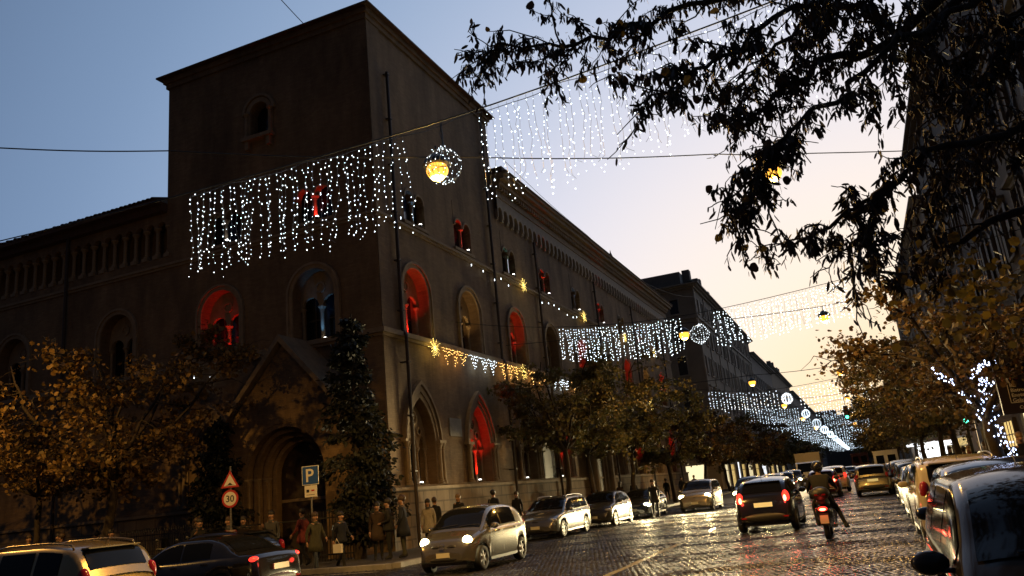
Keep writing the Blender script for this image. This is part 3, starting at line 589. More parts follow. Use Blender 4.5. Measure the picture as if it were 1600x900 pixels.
# ------------------------------------------------------------------ other buildings
def block(name, label, F_front, u0, u1, H, floors, wallm, wins, front=None, depth=18, group=None, shops=None, arched=(), shutters=True, wwid=1.15, seed=0, terrace=False, near_u=None, pil=False, trim='trim'):
    """F_front: facade along the street; front: (Facade, a0, a1, window centres) for the end wall that faces the camera"""
    t = thing(name, label, 'building', (0, 0, 0), 0, group); rd = random.Random(seed); body = MB()
    shared = {}
    def do(F, a0, a1, cs):
        z = 0
        for k, h in enumerate(floors):
            ops = []
            for c in cs:
                if k == 0:
                    continue
                hh = h*.56; zs = z+h*.2; ops.append((c, wwid, zs, zs+hh, 'rect', .3))
                f = MB(); F.ring(f, c, zs, zs+hh, 'rect', wwid+.002, wwid+.36, 0, .08); F.box(f, c-wwid/2-.3, c+wwid/2+.3, zs-.16, zs-.002, 0, .16)
                if k == 2: F.box(f, c-wwid/2-.35, c+wwid/2+.35, zs+hh+.25, zs+hh+.4, 0, .3)
                w = f.build('window', trim, t)
                p = MB(); F.box(p, c-wwid/2-.01, c+wwid/2+.01, zs-.01, zs+hh+.01, -.34, -.29); p.build('pane', 'dark_pane', w)
                if shutters and rd.random() < .8:
                    g = rd.random()
                    for sg in (-1, 1):
                        s = MB()
                        if g < .55: F.box(s, c+sg*(wwid/2+.3)-.27, c+sg*(wwid/2+.3)+.27, zs+.02, zs+hh-.02, .085, .125)
                        else: F.box(s, c+sg*wwid/4-wwid/4+.01, c+sg*wwid/4+wwid/4-.01, zs+.02, zs+hh-.02, -.12, -.08)
                        s.build('shutter', 'shutter', w)
            F.row(body, a0, a1, z, z+h, ops); z += h
            if k < len(floors)-1 and k in (0, 1, len(floors)-2):
                m = MB(); F.box(m, a0, a1, z-.2, z+.05, 0, .22); m.build('string_course', trim, t)
        F.row(body, a0, a1, z, H, [])
    n = max(1, int((u1-u0)/wins)); cs = [u0+(u1-u0)*(i+.5)/n for i in range(n)]
    do(F_front, u0, u1, cs)
    if front: do(front[0], front[1], front[2], front[3])
    body.build('wall', wallm, t)
    m = MB()
    P = F_front.P; xs = [P(0, 0, 0)[0], P(0, 0, -depth)[0]]; sgn = 1 if P(0, 0, 1)[0] > P(0, 0, 0)[0] else -1
    for (e, za, zb) in ((.3, H-.55, H-.3), (.65, H-.299, H-.12), (.95, H-.119, H+.05)):
        x0, x1 = sorted((xs[0]+sgn*e, xs[1])); m.box(x0, x1, u0-e, u1+ (e if u1 > 150 else .0), za, zb)
    m.build('cornice', trim, t)
    x0, x1 = sorted((xs[0]-sgn*.3, xs[1])); m = MB(); m.box(x0, x1, u0+.2, u1-.2, H+.051, H+.25)
    if terrace:
        xa, xb = sorted((xs[0]-sgn*1.6, xs[1])); m.box(xa, xb, u0+1.4, u1-3, H+.251, H+2.3)
        for i in range(9): yy = u0+2+rd.random()*(u1-u0-6); m.box(xs[0]-sgn*1.2-.5, xs[0]-sgn*1.2+.5, yy, yy+.3+rd.random()*1.2, H+2.301 if rd.random() < .3 else H+.252, H+2.2+rd.random()*1.4)
    m.build('roof', 'rooftile' if not terrace else 'render_grey', t)
    if terrace:
        m = MB()
        for i in range(26):
            m.ball((xs[0]-sgn*.6, u0+1+(u1-u0-2)*rd.random(), H+.5+rd.random()*.6), .3+.4*rd.random(), 6, 4)
        stuff(m.build('roof_plants', 'leaf_dark', t))
    if pil:
        m = MB()
        for c in [u0+.35] + [(p+q)/2 for p, q in zip(cs, cs[1:])][1::2] + [u1-.35]: m = MB(); F_front.box(m, c-.22, c+.22, floors[0]+.06, H-.56, 0, .12); m.build('pilaster', trim, t)
    if shops:
        for (a, c, z1, mm) in shops:
            f = MB(); F_front.ring(f, (a+c)/2, .15, z1, 'rect', c-a, c-a+.3, .01, .2); s = f.build('shop_window', trim, t)
            g = MB(); F_front.box(g, a, c, .16, z1, .02, .06); g.build('shop_glass', mm, s)
            g = MB()
            k = a+.9
            while k < c-.3: F_front.box(g, k-.03, k+.03, .16, z1, .061, .1); k += 1.0
            F_front.box(g, a, c, z1*.75, z1*.75+.06, .061, .1); g.build('mullions', 'iron', s)
    return t
mat('leaf_dark', (.03, .032, .012), .8)
FS = Facade(lambda u, z, d: (-16.5+d, u, z)); FRt = Facade(lambda u, z, d: (8.3-d, u, z))
Fend = Facade(lambda u, z, d: (u, 103.0-d, z))
shopsL = [(105, 108.5, 3.1, 'shop_pale'), (110.5, 114, 3.1, 'shop_warm'), (117, 119, 3.4, 'shop_white'), (121, 124.5, 3.1, 'shop_warm'), (128, 133, 3.1, 'shop_pale'), (137, 141, 3.1, 'shop_warm'), (146, 152, 3.1, 'shop_white')]
block('corner_apartment_house', 'cream apartment house with roof terrace past the side street', FS, 103, 158, 26.3, [5.0, 4.4, 4.4, 4.2, 4.0, 3.4], 'render_cream', 3.6,
      front=(Fend, -34.5, -16.5, [-32.5, -29.5, -26.3, -23.3, -19.2]), shops=shopsL, terrace=True, seed=1, pil=True)
lp = thing('ground_shop_front', 'lit shop front facing the camera under the cream apartment house', 'shop front', (0, 0, 0))
m = MB(); Fend.ring(m, -20.5, .15, 3.3, 'rect', 4.4, 4.8, .03, .2); m.build('frame', 'trim', lp); m = MB(); Fend.box(m, -22.7, -18.3, .2, 3.3, .03, .07); m.build('glass', 'shop_pale', lp)
block('balcony_apartment_house', 'grey apartment house with dark windows beyond the cream one', FS, 158.2, 196, 24.0, [5.0, 4.2, 4.2, 4.0, 3.6], 'render_grey', 3.7, seed=2, shops=[(160, 165, 3, 'shop_warm'), (170, 176, 3, 'shop_pale'), (182, 188, 3, 'shop_warm')])
block('terraced_apartment_house', 'dark apartment house with planted roof terrace down the street', FS, 196.2, 250, 25.5, [5.0, 4.4, 4.2, 4.2, 3.8], 'render_buff', 4, seed=3, terrace=True, shutters=False)
block('distant_house', 'distant dark house at the far end of the left row', FS, 250.2, 420, 24, [5.0, 4.4, 4.2, 4.2, 3.8], 'render_grey', 6, seed=4, shutters=False)
shopsR = [(26, 30, 3.4, 'shop_pale'), (33, 36.5, 3.4, 'shop_warm'), (40, 44.5, 3.5, 'shop_warm'), (47, 51, 3.5, 'shop_pale'), (54, 58, 3.2, 'shop_warm'), (62, 68, 3.2, 'shop_warm')]
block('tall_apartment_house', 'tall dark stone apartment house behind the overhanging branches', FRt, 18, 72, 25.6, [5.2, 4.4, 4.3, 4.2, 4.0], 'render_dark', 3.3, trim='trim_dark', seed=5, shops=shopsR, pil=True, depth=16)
block('far_apartment_house', 'brown apartment house at the far end of the right row', FRt, 72.3, 135, 22.6, [5.0, 4.2, 4.2, 4.0, 3.6], 'render_buff', 4.2, seed=6, shutters=False, shops=[(78, 86, 3, 'shop_warm'), (92, 98, 3, 'shop_pale')], depth=16)
block('remote_house', 'low dark house far down the right row', FRt, 135.3, 420, 19, [5.0, 4.2, 4.2, 4.0], 'render_grey', 7, seed=7, shutters=False, depth=16)

Fclose = Facade(lambda u, z, d: (u, 430.0-d, z))
tc_ = thing('street_end_building', 'far dark building closing the end of the street', 'building'); m = MB(); Fclose.row(m, -26, 13, 0, 25, [(u, 2, 12, 16, 'rect', .4) for u in range(-23, 12, 5)]); m.box(-26, 13, 430.5, 450, 0, 24.9); m.build('wall', 'render_grey', tc_); m = MB(); m.box(-27, 14, 429, 451, 25, 25.6); m.box(-20, -9, 433, 448, 25.6, 28.5); m.build('roof', 'rooftile', tc_)
for u in range(-23, 12, 5): m = MB(); Fclose.box(m, u-1.05, u+1.05, 11.9, 16.1, -.45, -.4); m.build('window', 'dark_pane', tc_)
# ------------------------------------------------------------------ trees
def leafmat(name, c1, c2, c3, tl=.28):
    m = mat(name, c1, .65); t = m.node_tree; n = t.nodes; L = t.links.new; b = n['Principled BSDF']
    g = n.new('ShaderNodeNewGeometry'); rp = n.new('ShaderNodeValToRGB'); e = rp.color_ramp.elements
    e[0].color = (*c1, 1); e[1].color = (*c3, 1); k = e.new(.5); k.color = (*c2, 1)
    L(g.outputs['Random Per Island'], rp.inputs['Fac']); L(rp.outputs['Color'], b.inputs['Base Color'])
    tr = n.new('ShaderNodeBsdfTranslucent'); L(rp.outputs['Color'], tr.inputs['Color']); mx = n.new('ShaderNodeMixShader'); mx.inputs[0].default_value = tl
    L(b.outputs[0], mx.inputs[1]); L(tr.outputs[0], mx.inputs[2]); L(mx.outputs[0], n['Material Output'].inputs['Surface'])
leafmat('leaf_gold', (.16, .085, .018), (.22, .13, .03), (.085, .06, .016))
leafmat('leaf_olive', (.085, .07, .02), (.14, .10, .026), (.05, .055, .016))
leafmat('leaf_rust', (.09, .04, .012), (.07, .05, .014), (.05, .028, .01))
leafmat('leaf_dry', (.022, .014, .008), (.035, .02, .009), (.014, .010, .006), .06)
leafmat('leaf_yellow', (.16, .10, .015), (.12, .075, .012), (.09, .065, .015))
leafmat('leaf_conifer', (.008, .011, .005), (.012, .015, .006), (.005, .007, .004), .1)
# a leaf: rounded, slightly folded, 6 verts, 4 triangles via 2 quads
LEAF = np.array([(0, 0, 0), (.42, .32, .10), (.40, .78, .10), (0, 1.0, 0), (-.40, .78, .10), (-.42, .32, .10)], np.float32); LEAFF = np.array([(0, 1, 2, 3), (0, 3, 4, 5)], np.int32)
POD = np.array([(0, 0, 0), (.11, .3, .02), (.10, .75, .0), (0, 1.0, -.02), (-.10, .75, .0), (-.11, .3, .02)], np.float32)
def leaf_mesh(name, pos, size, m, rng, droop=.4, shape=LEAF, dirs=None, mi=None):
    n = len(pos); s = size*(.45+1.0*rng.random(n))
    d = rng.normal(size=(n, 3)); d[:, 2] -= droop*1.6
    if dirs is not None: d = d*.45 + dirs
    d /= np.linalg.norm(d, axis=1)[:, None]
    a = rng.normal(size=(n, 3)); a[:, 2] *= .4; a -= (a*d).sum(1)[:, None]*d; a /= np.linalg.norm(a, axis=1)[:, None]+1e-9
    c = np.cross(d, a)
    V = pos[:, None, :] + s[:, None, None]*(shape[None, :, 0:1]*a[:, None, :] + shape[None, :, 1:2]*d[:, None, :] + shape[None, :, 2:3]*c[:, None, :])
    F = (LEAFF[None] + (np.arange(n)*6)[:, None, None]).reshape(-1, 4)
    return fastmesh(name, V.reshape(-1, 3), F, m, mi=None if mi is None else np.repeat(mi, 2))
def limb(rng, a, b, sag=.0, wob=.12, n=6):
    a, b = np.array(a, float), np.array(b, float); L = np.linalg.norm(b-a); P = []
    off = rng.normal(size=3)*wob*L*.5
    for i in range(n+1):
        t = i/n; P.append(a+(b-a)*t + off*math.sin(math.pi*t) + np.array((0, 0, -sag*L*t*t)) + (rng.normal(size=3)*wob*L*.12 if 0 < i < n else 0))
    return P
def tree(name, label, base, H, rad, trunk_h, seed, m='leaf_olive', nleaf=9000, leaf=.11, tr=.16, lean=(0, 0), group=None, flat=.55, cat='tree', open_=.0, crown_c=None, nl=7, bare=False):
    rng = np.random.default_rng(seed); base = np.array(base, float); t = thing(name, label, cat, tuple(base), 0, group)
    fork = np.array((lean[0], lean[1], trunk_h)); w = MB()
    w.tube(limb(rng, (0, 0, -.05), fork, 0, .06, 6), [tr*1.25, tr*1.05, tr, tr*.95, tr*.9, tr*.85, tr*.8], 8)
    cc = np.array(crown_c) if crown_c is not None else np.array((lean[0]*1.6, lean[1]*1.6, trunk_h+(H-trunk_h)*.55)); rz = (H-trunk_h)*.5
    tips = []
    for k in range(nl):
        a = 2*math.pi*(k+rng.random()*.7)/nl; e = rng.random()*.9+.1; rr = rad*(.45+.35*rng.random())
        end = cc + np.array((math.cos(a)*rr, math.sin(a)*rr, rz*(e-.4)))
        P = limb(rng, fork-np.array((0, 0, .15)), end, -.05, .16, 7); w.tube(P, np.linspace(tr*.55, tr*.16, 8), 6)
        for j in range(9):
            i = rng.integers(2, 8); p = P[i]; dv = rng.normal(size=3); dv[2] = abs(dv[2])*.3-.12; dv /= np.linalg.norm(dv)
            out = (p-cc)*np.array((1, 1, .6)); out /= np.linalg.norm(out)+1e-6
            q = p + (dv*.6+out*.7)*rad*(.28+.34*rng.random())
            # keep inside an uneven envelope
            rel = (q-cc)/np.array((rad, rad, rz)); nr = np.linalg.norm(rel); lim = .82+.3*rng.random()
            if nr > lim: q = cc+(q-cc)*lim/nr
            Q = limb(rng, p, q, .06, .18, 4); w.tube(Q, np.linspace(tr*.13, .008, 5), 4, cap=False); tips.append(np.array(Q))
            for j2 in range(3):
                p2 = Q[rng.integers(1, 5)]; q2 = p2+rng.normal(size=3)*rad*np.array((.16, .16, .09))
                Q2 = limb(rng, p2, q2, .08, .2, 3); w.tube(Q2, np.linspace(.014, .005, 4), 3, cap=False); tips.append(np.array(Q2))
    w.build('trunk', 'bark', t, smooth=True)
    if bare: return t, tips
    # leaves sit along the twigs in clumps with gaps between them
    wgt = rng.gamma(.75, 1, len(tips)); wgt[rng.random(len(tips)) < open_] *= .05; wgt /= wgt.sum(); ids = rng.choice(len(tips), nleaf, p=wgt); pos = np.empty((nleaf, 3)); 
    for k, i in enumerate(ids):
        Q = tips[i]; u = rng.random()**.6*(len(Q)-1); j = min(int(u), len(Q)-2); pos[k] = Q[j]+(Q[j+1]-Q[j])*(u-j)
    pos += rng.normal(size=(nleaf, 3))*np.array((.17, .17, .10))*(rad/4)**.5
    c = link('crown', leaf_mesh('crown', pos, leaf, m, rng, droop=.35), t)
    return t, tips
# left foreground tree in front of the side front
tree('judas_tree', 'spreading golden street tree in the left foreground before the palace side', (-25.9, 21.7, KH), 9.9, 5.0, 3.6, 11, 'leaf_gold', 10000, .145, .17, (.9, 0), 'street trees on the left pavement', crown_c=(1.2, 0, 6.5), nl=11, open_=.3)
tree('judas_tree', 'thin-stemmed street tree at the left edge of the picture', (-29.2, 21.7, KH), 6.6, 4.0, 3.4, 12, 'leaf_gold', 2400, .15, .11, (.2, 0), 'street trees on the left pavement', crown_c=(-.6, 0, 5.2), open_=.15)
# street row, left
rowL = [(37.2, 8.4, 3.3, 'leaf_olive', 7500, 'street tree with forked thin trunk nearest the palace plaque'), (42.6, 9.7, 5.0, 'leaf_olive', 16000, 'broad street tree before the palace street door'),
        (49.5, 9.4, 4.6, 'leaf_olive', 11000, 'golden-topped street tree behind the broad one on the left pavement'), (62.0, 8.0, 4.0, 'leaf_olive', 6500, 'street tree before the far windows of the palace wing'),
        (75.0, 8.2, 4.6, 'leaf_rust', 7000, 'leaning street tree at the far end of the palace wing'), (89, 8.8, 4.8, 'leaf_olive', 6000, 'street tree beside the side street before the cream house'),
        (104, 9.0, 5.0, 'leaf_rust', 6000, 'rusty street tree in front of the lit shops'), (122, 8.8, 5.2, 'leaf_olive', 4500, 'street tree before the pilastered middle of the cream house'), (142, 8.8, 5.4, 'leaf_olive', 4000, 'street tree at the end of the cream house'), (163, 8.8, 5.6, 'leaf_rust', 3500, 'rusty distant street tree before the grey house'),
        (186, 8.8, 5.8, 'leaf_olive', 3000, 'distant street tree further along the grey house'), (212, 9, 6, 'leaf_olive', 3000, 'distant street tree before the terraced house'), (245, 9, 6.5, 'leaf_olive', 2600, 'very distant street tree at the end of the left row')]
for i, (y, H, rd_, m, n, lb) in enumerate(rowL):
    tree('street_tree', lb, (-13.6, y, KH), H, rd_, 3.6 if y < 55 else 2.9, 30+i, m, n, .14 if y < 60 else (.2 if y < 110 else .32), .15, (.3*(-1)**i, .4), 'street trees on the left pavement', open_=.1)
rowR = [(29.5, 6.2, 3.2, 'leaf_rust', 9000, 'rusty street tree behind the fairy-lit one'), (37.5, 6.9, 3.6, 'leaf_olive', 10000, 'green-brown bushy street tree on the right pavement'), (46, 7.7, 4.1, 'leaf_rust', 10000, 'tall rusty street tree bulging over the right lane'),
        (57, 8.6, 4.3, 'leaf_olive', 7000, 'street tree beyond the bulging one on the right'), (70, 8.8, 4.4, 'leaf_olive', 5500, 'street tree beside the lit kiosk'), (86, 8.8, 4.6, 'leaf_rust', 5000, 'far street tree behind the kiosk'), (106, 9, 5, 'leaf_olive', 4000, 'distant street tree on the right pavement'),
        (130, 9, 5.4, 'leaf_olive', 3500, 'more distant street tree on the right'), (160, 9, 5.8, 'leaf_olive', 3000, 'very distant street tree on the right'), (200, 9, 6, 'leaf_olive', 3000, 'last street tree of the right row')]
for i, (y, H, rd_, m, n, lb) in enumerate(rowR):
    tree('street_tree', lb, (3.6, y, KH), H, rd_, 2.7, 70+i, m, n, .11 if y < 60 else (.2 if y < 110 else .32), .14, (.15*(-1)**i, .1), 'street trees on the right pavement', open_=.08)
wt, wtips = tree('street_tree', 'leaning street tree with its trunk wrapped in blue-white fairy lights', (3.1, 20.6, KH), 6.0, 3.2, 2.3, 92, 'leaf_rust', 6000, .10, .15, (-.45, 0), 'street trees on the right pavement', open_=.2)
# fairy lights wound round that trunk and its forks
fl = thing('fairy_lights', 'blue-white fairy lights wound round the leaning trunk on the right', 'string lights', (0, 0, 0))
rngf = np.random.default_rng(3); pts = []
def wind(path, r0, r1, turns, n, jit=.03):
    path = [Vector(p) for p in path]; out = []
    for i in range(n):
        t = i/(n-1)*(len(path)-1); k = min(int(t), len(path)-2); p = path[k].lerp(path[k+1], t-k); f = i/(n-1); a = f*turns*2*math.pi; r = r0+(r1-r0)*f
        out.append((p.x+r*math.cos(a)+rngf.normal()*jit, p.y+r*math.sin(a)+rngf.normal()*jit, p.z+rngf.normal()*jit*1.2))
    return out
tp = [(3.1, 20.6, .2), (3.0, 20.6, .9), (2.85, 20.6, 1.5), (2.68, 20.6, 2.1)]
p1 = wind(tp[:4], .21, .17, 11, 210); p2 = wind([(2.68, 20.6, 2.1), (2.72, 20.6, 2.6), (2.78, 20.5, 3.05), (2.55, 20.4, 3.3)], .15, .08, 6, 90); p3 = wind([(2.62, 20.6, 2.2), (2.42, 20.5, 2.75), (2.25, 20.4, 3.05), (1.95, 20.3, 3.3), (1.75, 20.2, 3.55)], .1, .05, 6, 70); p4 = wind([(2.6, 20.5, 3.35), (2.75, 20.4, 3.5), (2.95, 20.3, 3.5)], .08, .05, 3, 26)
bulbs('bulbs', p1+p2+p3+p4, .017, 'bulb_blue', fl)
m = MB()
for p in (p1, p2, p3, p4): m.tube(p, .004, 3, cap=False)
m.build('cord', 'wire', fl)
# dark conifer hiding the corner portal
def conifer(name, label, base, H, r0, seed, n=14000):
    rng = np.random.default_rng(seed); t = thing(name, label, 'tree', base); m = MB(); m.tube([(0, 0, 0), (.05, 0, H*.5), (0, .05, H)], [.22, .14, .02], 8); pos = []; dr = []
    for i in range(95):
        z = .7+(H-.9)*rng.random(); f = 1-(z/H); L = r0*(f**.55)*(.55+.6*rng.random()) if z > 1.6 else r0*.7*rng.random(); a = rng.random()*2*math.pi
        e = np.array((math.cos(a)*L, math.sin(a)*L, z-.12*L)); s = np.array((0, 0, z)); m.tube([s, (s+e)/2+np.array((0, 0, .08)), e], [.03, .02, .006], 4, cap=False)
        k = int(n/95); u = rng.random(k)**.7; q = s+(e-s)*u[:, None]+rng.normal(size=(k, 3))*np.array((.16, .16, .12))*(.5+.6*L/r0); pos.append(q); dr.append(np.tile((math.cos(a)*.7, math.sin(a)*.7, -.35), (k, 1)))
    m.build('trunk', 'bark', t); link('crown', leaf_mesh('crown', np.concatenate(pos), .17, 'leaf_conifer', rng, .2, POD*np.array((2.2, 1, 1), np.float32), np.concatenate(dr)), t)
conifer('conifer_tree', 'dark bushy conifer standing at the palace corner', (-16.3, 24.2, KH), 8.6, 1.75, 5)
conifer('conifer_tree', 'low dark conifer on the left side of the portal', (-22.9, 24.6, KH), 5.6, 1.25, 6, 8000)
# ------------------------------------------------------------------ overhanging tree, upper right
rng = np.random.default_rng(21)
oh = thing('overhanging_tree', 'dark overhanging tree with hanging seed pods reaching in from upper right', 'tree', (0, 0, 0)); w = MB()
trunk_top = np.array((4.6, 5.6, 5.2))
w.tube([(5.1, 3.4, KH-.05), (5.0, 3.6, 1.6), (4.9, 4.2, 3.2), (4.6, 5.6, 5.2), (4.2, 6.4, 7.2), (3.6, 6.8, 9.0)], [.34, .27, .25, .21, .15, .07], 10)
LIMBS = {}
def ohlimb(pts, r0, r1):
    P = [];
    for a, c in zip(pts, pts[1:]):
        for i in range(4): P.append(np.array(a)+(np.array(c)-np.array(a))*i/4+rng.normal(size=3)*.03)
    P.append(np.array(pts[-1], float)); w.tube(P, np.linspace(r0, r1, len(P)), 7, cap=True); return P
OHL = []
P = ohlimb([np.array((4.2,6.4,7.2)), (0.66, 6.5, 5.64), (-0.11, 6.23, 5.51), (-0.63, 6.14, 5.47), (-1.27, 6.02, 5.38), (-1.71, 5.95, 5.37), (-2.15, 5.86, 5.45), (-2.42, 5.83, 5.44)], 0.034, .007); OHL.append((P, 34))
P = ohlimb([np.array((4.2,6.4,7.2)), (1.02, 6.29, 5.36), (0.39, 6.08, 5.15), (-0.11, 5.83, 4.93), (-0.51, 5.64, 4.66), (-0.85, 5.55, 4.49), (-1.12, 5.47, 4.4)], 0.034, .007); OHL.append((P, 30))
P = ohlimb([np.array((4.2,6.4,7.2)), (1.62, 6.6, 5.1), (1.15, 6.37, 4.85), (0.74, 6.15, 4.63), (0.37, 5.98, 4.31), (0.04, 5.8, 4.07), (-0.21, 5.76, 3.87), (-0.39, 5.85, 3.7), (-0.57, 5.96, 3.42)], 0.034, .007); OHL.append((P, 29))
P = ohlimb([trunk_top, (1.68, 6.5, 3.95), (1.23, 6.35, 3.83), (0.84, 6.32, 3.78), (0.55, 6.35, 3.63), (0.25, 6.38, 3.51), (-0.02, 6.41, 3.39), (-0.33, 6.43, 3.27)], .04, .008); OHL.append((P, 15))
P = ohlimb([np.array((4.2,6.4,7.2)), (0.88, 6.77, 4.99), (0.73, 6.75, 5.27), (0.41, 6.69, 5.42), (-0.05, 6.68, 5.19), (-0.44, 6.73, 4.85)], 0.05, .008); OHL.append((P, 24))
P = ohlimb([trunk_top, (1.69, 7.21, 3.42), (1.33, 7.17, 3.43), (0.98, 7.18, 3.3), (0.62, 7.31, 3.13), (0.18, 7.33, 3.22)], 0.05, .008); OHL.append((P, 8))
P = ohlimb([(0.55, 6.35, 3.63), (0.38, 6.33, 3.46), (0.23, 6.44, 3.27), (0.14, 6.57, 3.06)], 0.05, .008); OHL.append((P, 8))
P = ohlimb([np.array((4.2,6.4,7.2)), (1.05, 6.64, 4.92), (0.37, 6.6, 4.89), (0.04, 6.61, 4.77), (-0.3, 6.62, 4.63), (-0.58, 6.63, 4.6)], 0.05, .008); OHL.append((P, 24))
P = ohlimb([trunk_top, (1.67, 6.54, 4.6), (1.36, 6.48, 4.35), (1.11, 6.61, 3.94), (0.92, 6.73, 3.61), (0.74, 6.84, 3.37)], 0.035, .008); OHL.append((P, 20))
P = ohlimb([trunk_top, (2.0, 7.0, 5.1), (1.6, 7.0, 5.0), (1.3, 7.0, 4.75), (1.05, 7.0, 4.5)], .04, .008); OHL.append((P, 26))
P = ohlimb([trunk_top, (1.9, 7.2, 4.25), (1.5, 7.2, 4.1), (1.15, 7.3, 3.85)], .035, .008); OHL.append((P, 18))
YEL = [((1.03, 7.37, 3.11), (0.2, 0.2, 0.12), 130), ((0.95, 7.59, 2.98), (0.22, 0.2, 0.08), 140), ((1.28, 7.5, 2.98), (0.25, 0.2, 0.1), 110), ((0.73, 6.9, 3.55), (0.2, 0.2, 0.2), 14), ((0.81, 7.03, 3.19), (0.15, 0.2, 0.12), 30), ((1.11, 7.73, 2.72), (0.3, 0.3, 0.08), 120)]
twigs = []
def sub(P, n, L0, L1, r, down=.25, i0=2, gen=1):
    for k in range(n):
        i = rng.integers(i0, len(P)-1); p = P[i]; ax = P[i+1]-P[i]; ax = ax/(np.linalg.norm(ax)+1e-9)
        d = rng.normal(size=3)*.75+ax*.8+np.array((0, 0, -down)); d /= np.linalg.norm(d); L = L0+(L1-L0)*rng.random(); Q = limb(rng, p, p+d*L, .12, .2, 5)
        w.tube(Q, np.linspace(r, .0035, 6), 4, cap=False); twigs.append((np.array(Q), L))
        if gen > 0: sub(Q, 3, L0*.35, L1*.45, r*.5, down, 1, gen-1)
for P, n in OHL: sub(P, int(n*1.3), .22, .62, .009)
w.build('branches', 'bark', oh, smooth=True)
pos = []; rl = []
for Q, L in twigs:
    dens = rng.gamma(1.1, 1)
    k = int(dens*14)
    for j in range(k):
        u = rng.random()*(len(Q)-1); i = min(int(u), len(Q)-2); pos.append(Q[i]+(Q[i+1]-Q[i])*(u-i)+rng.normal(size=3)*.015)
    if rng.random() < .5: rl.append((Q[-1], rng.random()))
for P, n in OHL:       # pods cluster directly on the old wood of this tree
    for k in range(n*16):
        i = rng.integers(2, len(P)-1); pos.append(P[i]+(P[i+1]-P[i])*rng.random()+rng.normal(size=3)*.05)
pos = np.array(pos); stuff(link('seed_pods', leaf_mesh('seed_pods', pos, .074, 'leaf_dry', rng, 1.5, POD*np.array((1.1, 1, 1), np.float32)), oh))
lf = MB(); a = [(0, 0, 0), (.3, .05, .03), (.47, .3, .06), (.42, .62, .05), (.2, .88, .02), (0, 1.0, 0), (-.2, .88, .02), (-.42, .62, .05), (-.47, .3, .06), (-.3, .05, .03)]; lf.add(a, [(0, 1, 2, 3, 4, 5), (0, 5, 6, 7, 8, 9)]); lfm = lf.mesh('leaf', 'leaf_dry'); lfy = lf.mesh('leaf', 'leaf_yellow')
for k, (p, u) in enumerate(rl[:240:2]):
    s = .045+.04*rng.random(); o = link('leaf', lfy if u < .4 else lfm, oh, tuple(p), (rng.normal()*.6+math.pi*.55, rng.normal()*.5, rng.random()*6.28), s)
# yellow sprays low on the right, nearer the building
yp = []
for c, sc, n in YEL: yp.append(np.array(c)+rng.normal(size=(int(n*.6), 3))*np.array(sc))
yp = np.concatenate(yp); tag(stuff(link('yellow_leaves', leaf_mesh('yellow_leaves', yp, .068, 'leaf_yellow', rng, .5), oh)), None)
# ------------------------------------------------------------------ festoons across the street
rng = np.random.default_rng(77)
def curtain(label, x0, x1, y, zfun, drop, spacing, step, r, bm_, near, seed):
    rg = np.random.default_rng(seed); t = thing('light_curtain', label, 'light curtain', (0, 0, 0), 0, 'light curtains strung across the street')
    n = int((x1-x0)/spacing); allp = []; m = MB()
    for k in range(n+1):
        x = x0+(x1-x0)*k/n; z = zfun(x); L = drop*(.90+.05*math.sin(k*.9+seed)+.06*rg.random()); P = []; q = 0; dx = dy = 0; bp = []
        while q < L:
            dx += rg.normal()*.012; dy += rg.normal()*.012; P.append((x+dx*1.0, y+dy, z-q)); q += step
            if q > .06: bp.append((x+dx+rg.normal()*.012, y+dy+rg.normal()*.01, z-q+rg.normal()*step*.25))
        if q > .4 and len(P) > 4: P[-1] = (P[-1][0]+rg.normal()*.06, P[-1][1], P[-1][2]+.03)
        if near:
            s = MB(); s.tube(P, .0028, 3, cap=False); so = s.build('strand', 'light_wire', t); bulbs('bulbs', bp, r*(.55+.75*rg.random(len(bp))), bm_, so)
        else:
            m.tube([P[0], P[-1]], .004 if y < 40 else .006, 3, cap=False); allp += bp
    if not near:
        stuff(m.build('strands', 'light_wire', t)); bulbs('bulbs', allp, r*(.75+.5*rg.random(len(allp))), bm_, t)
    return t
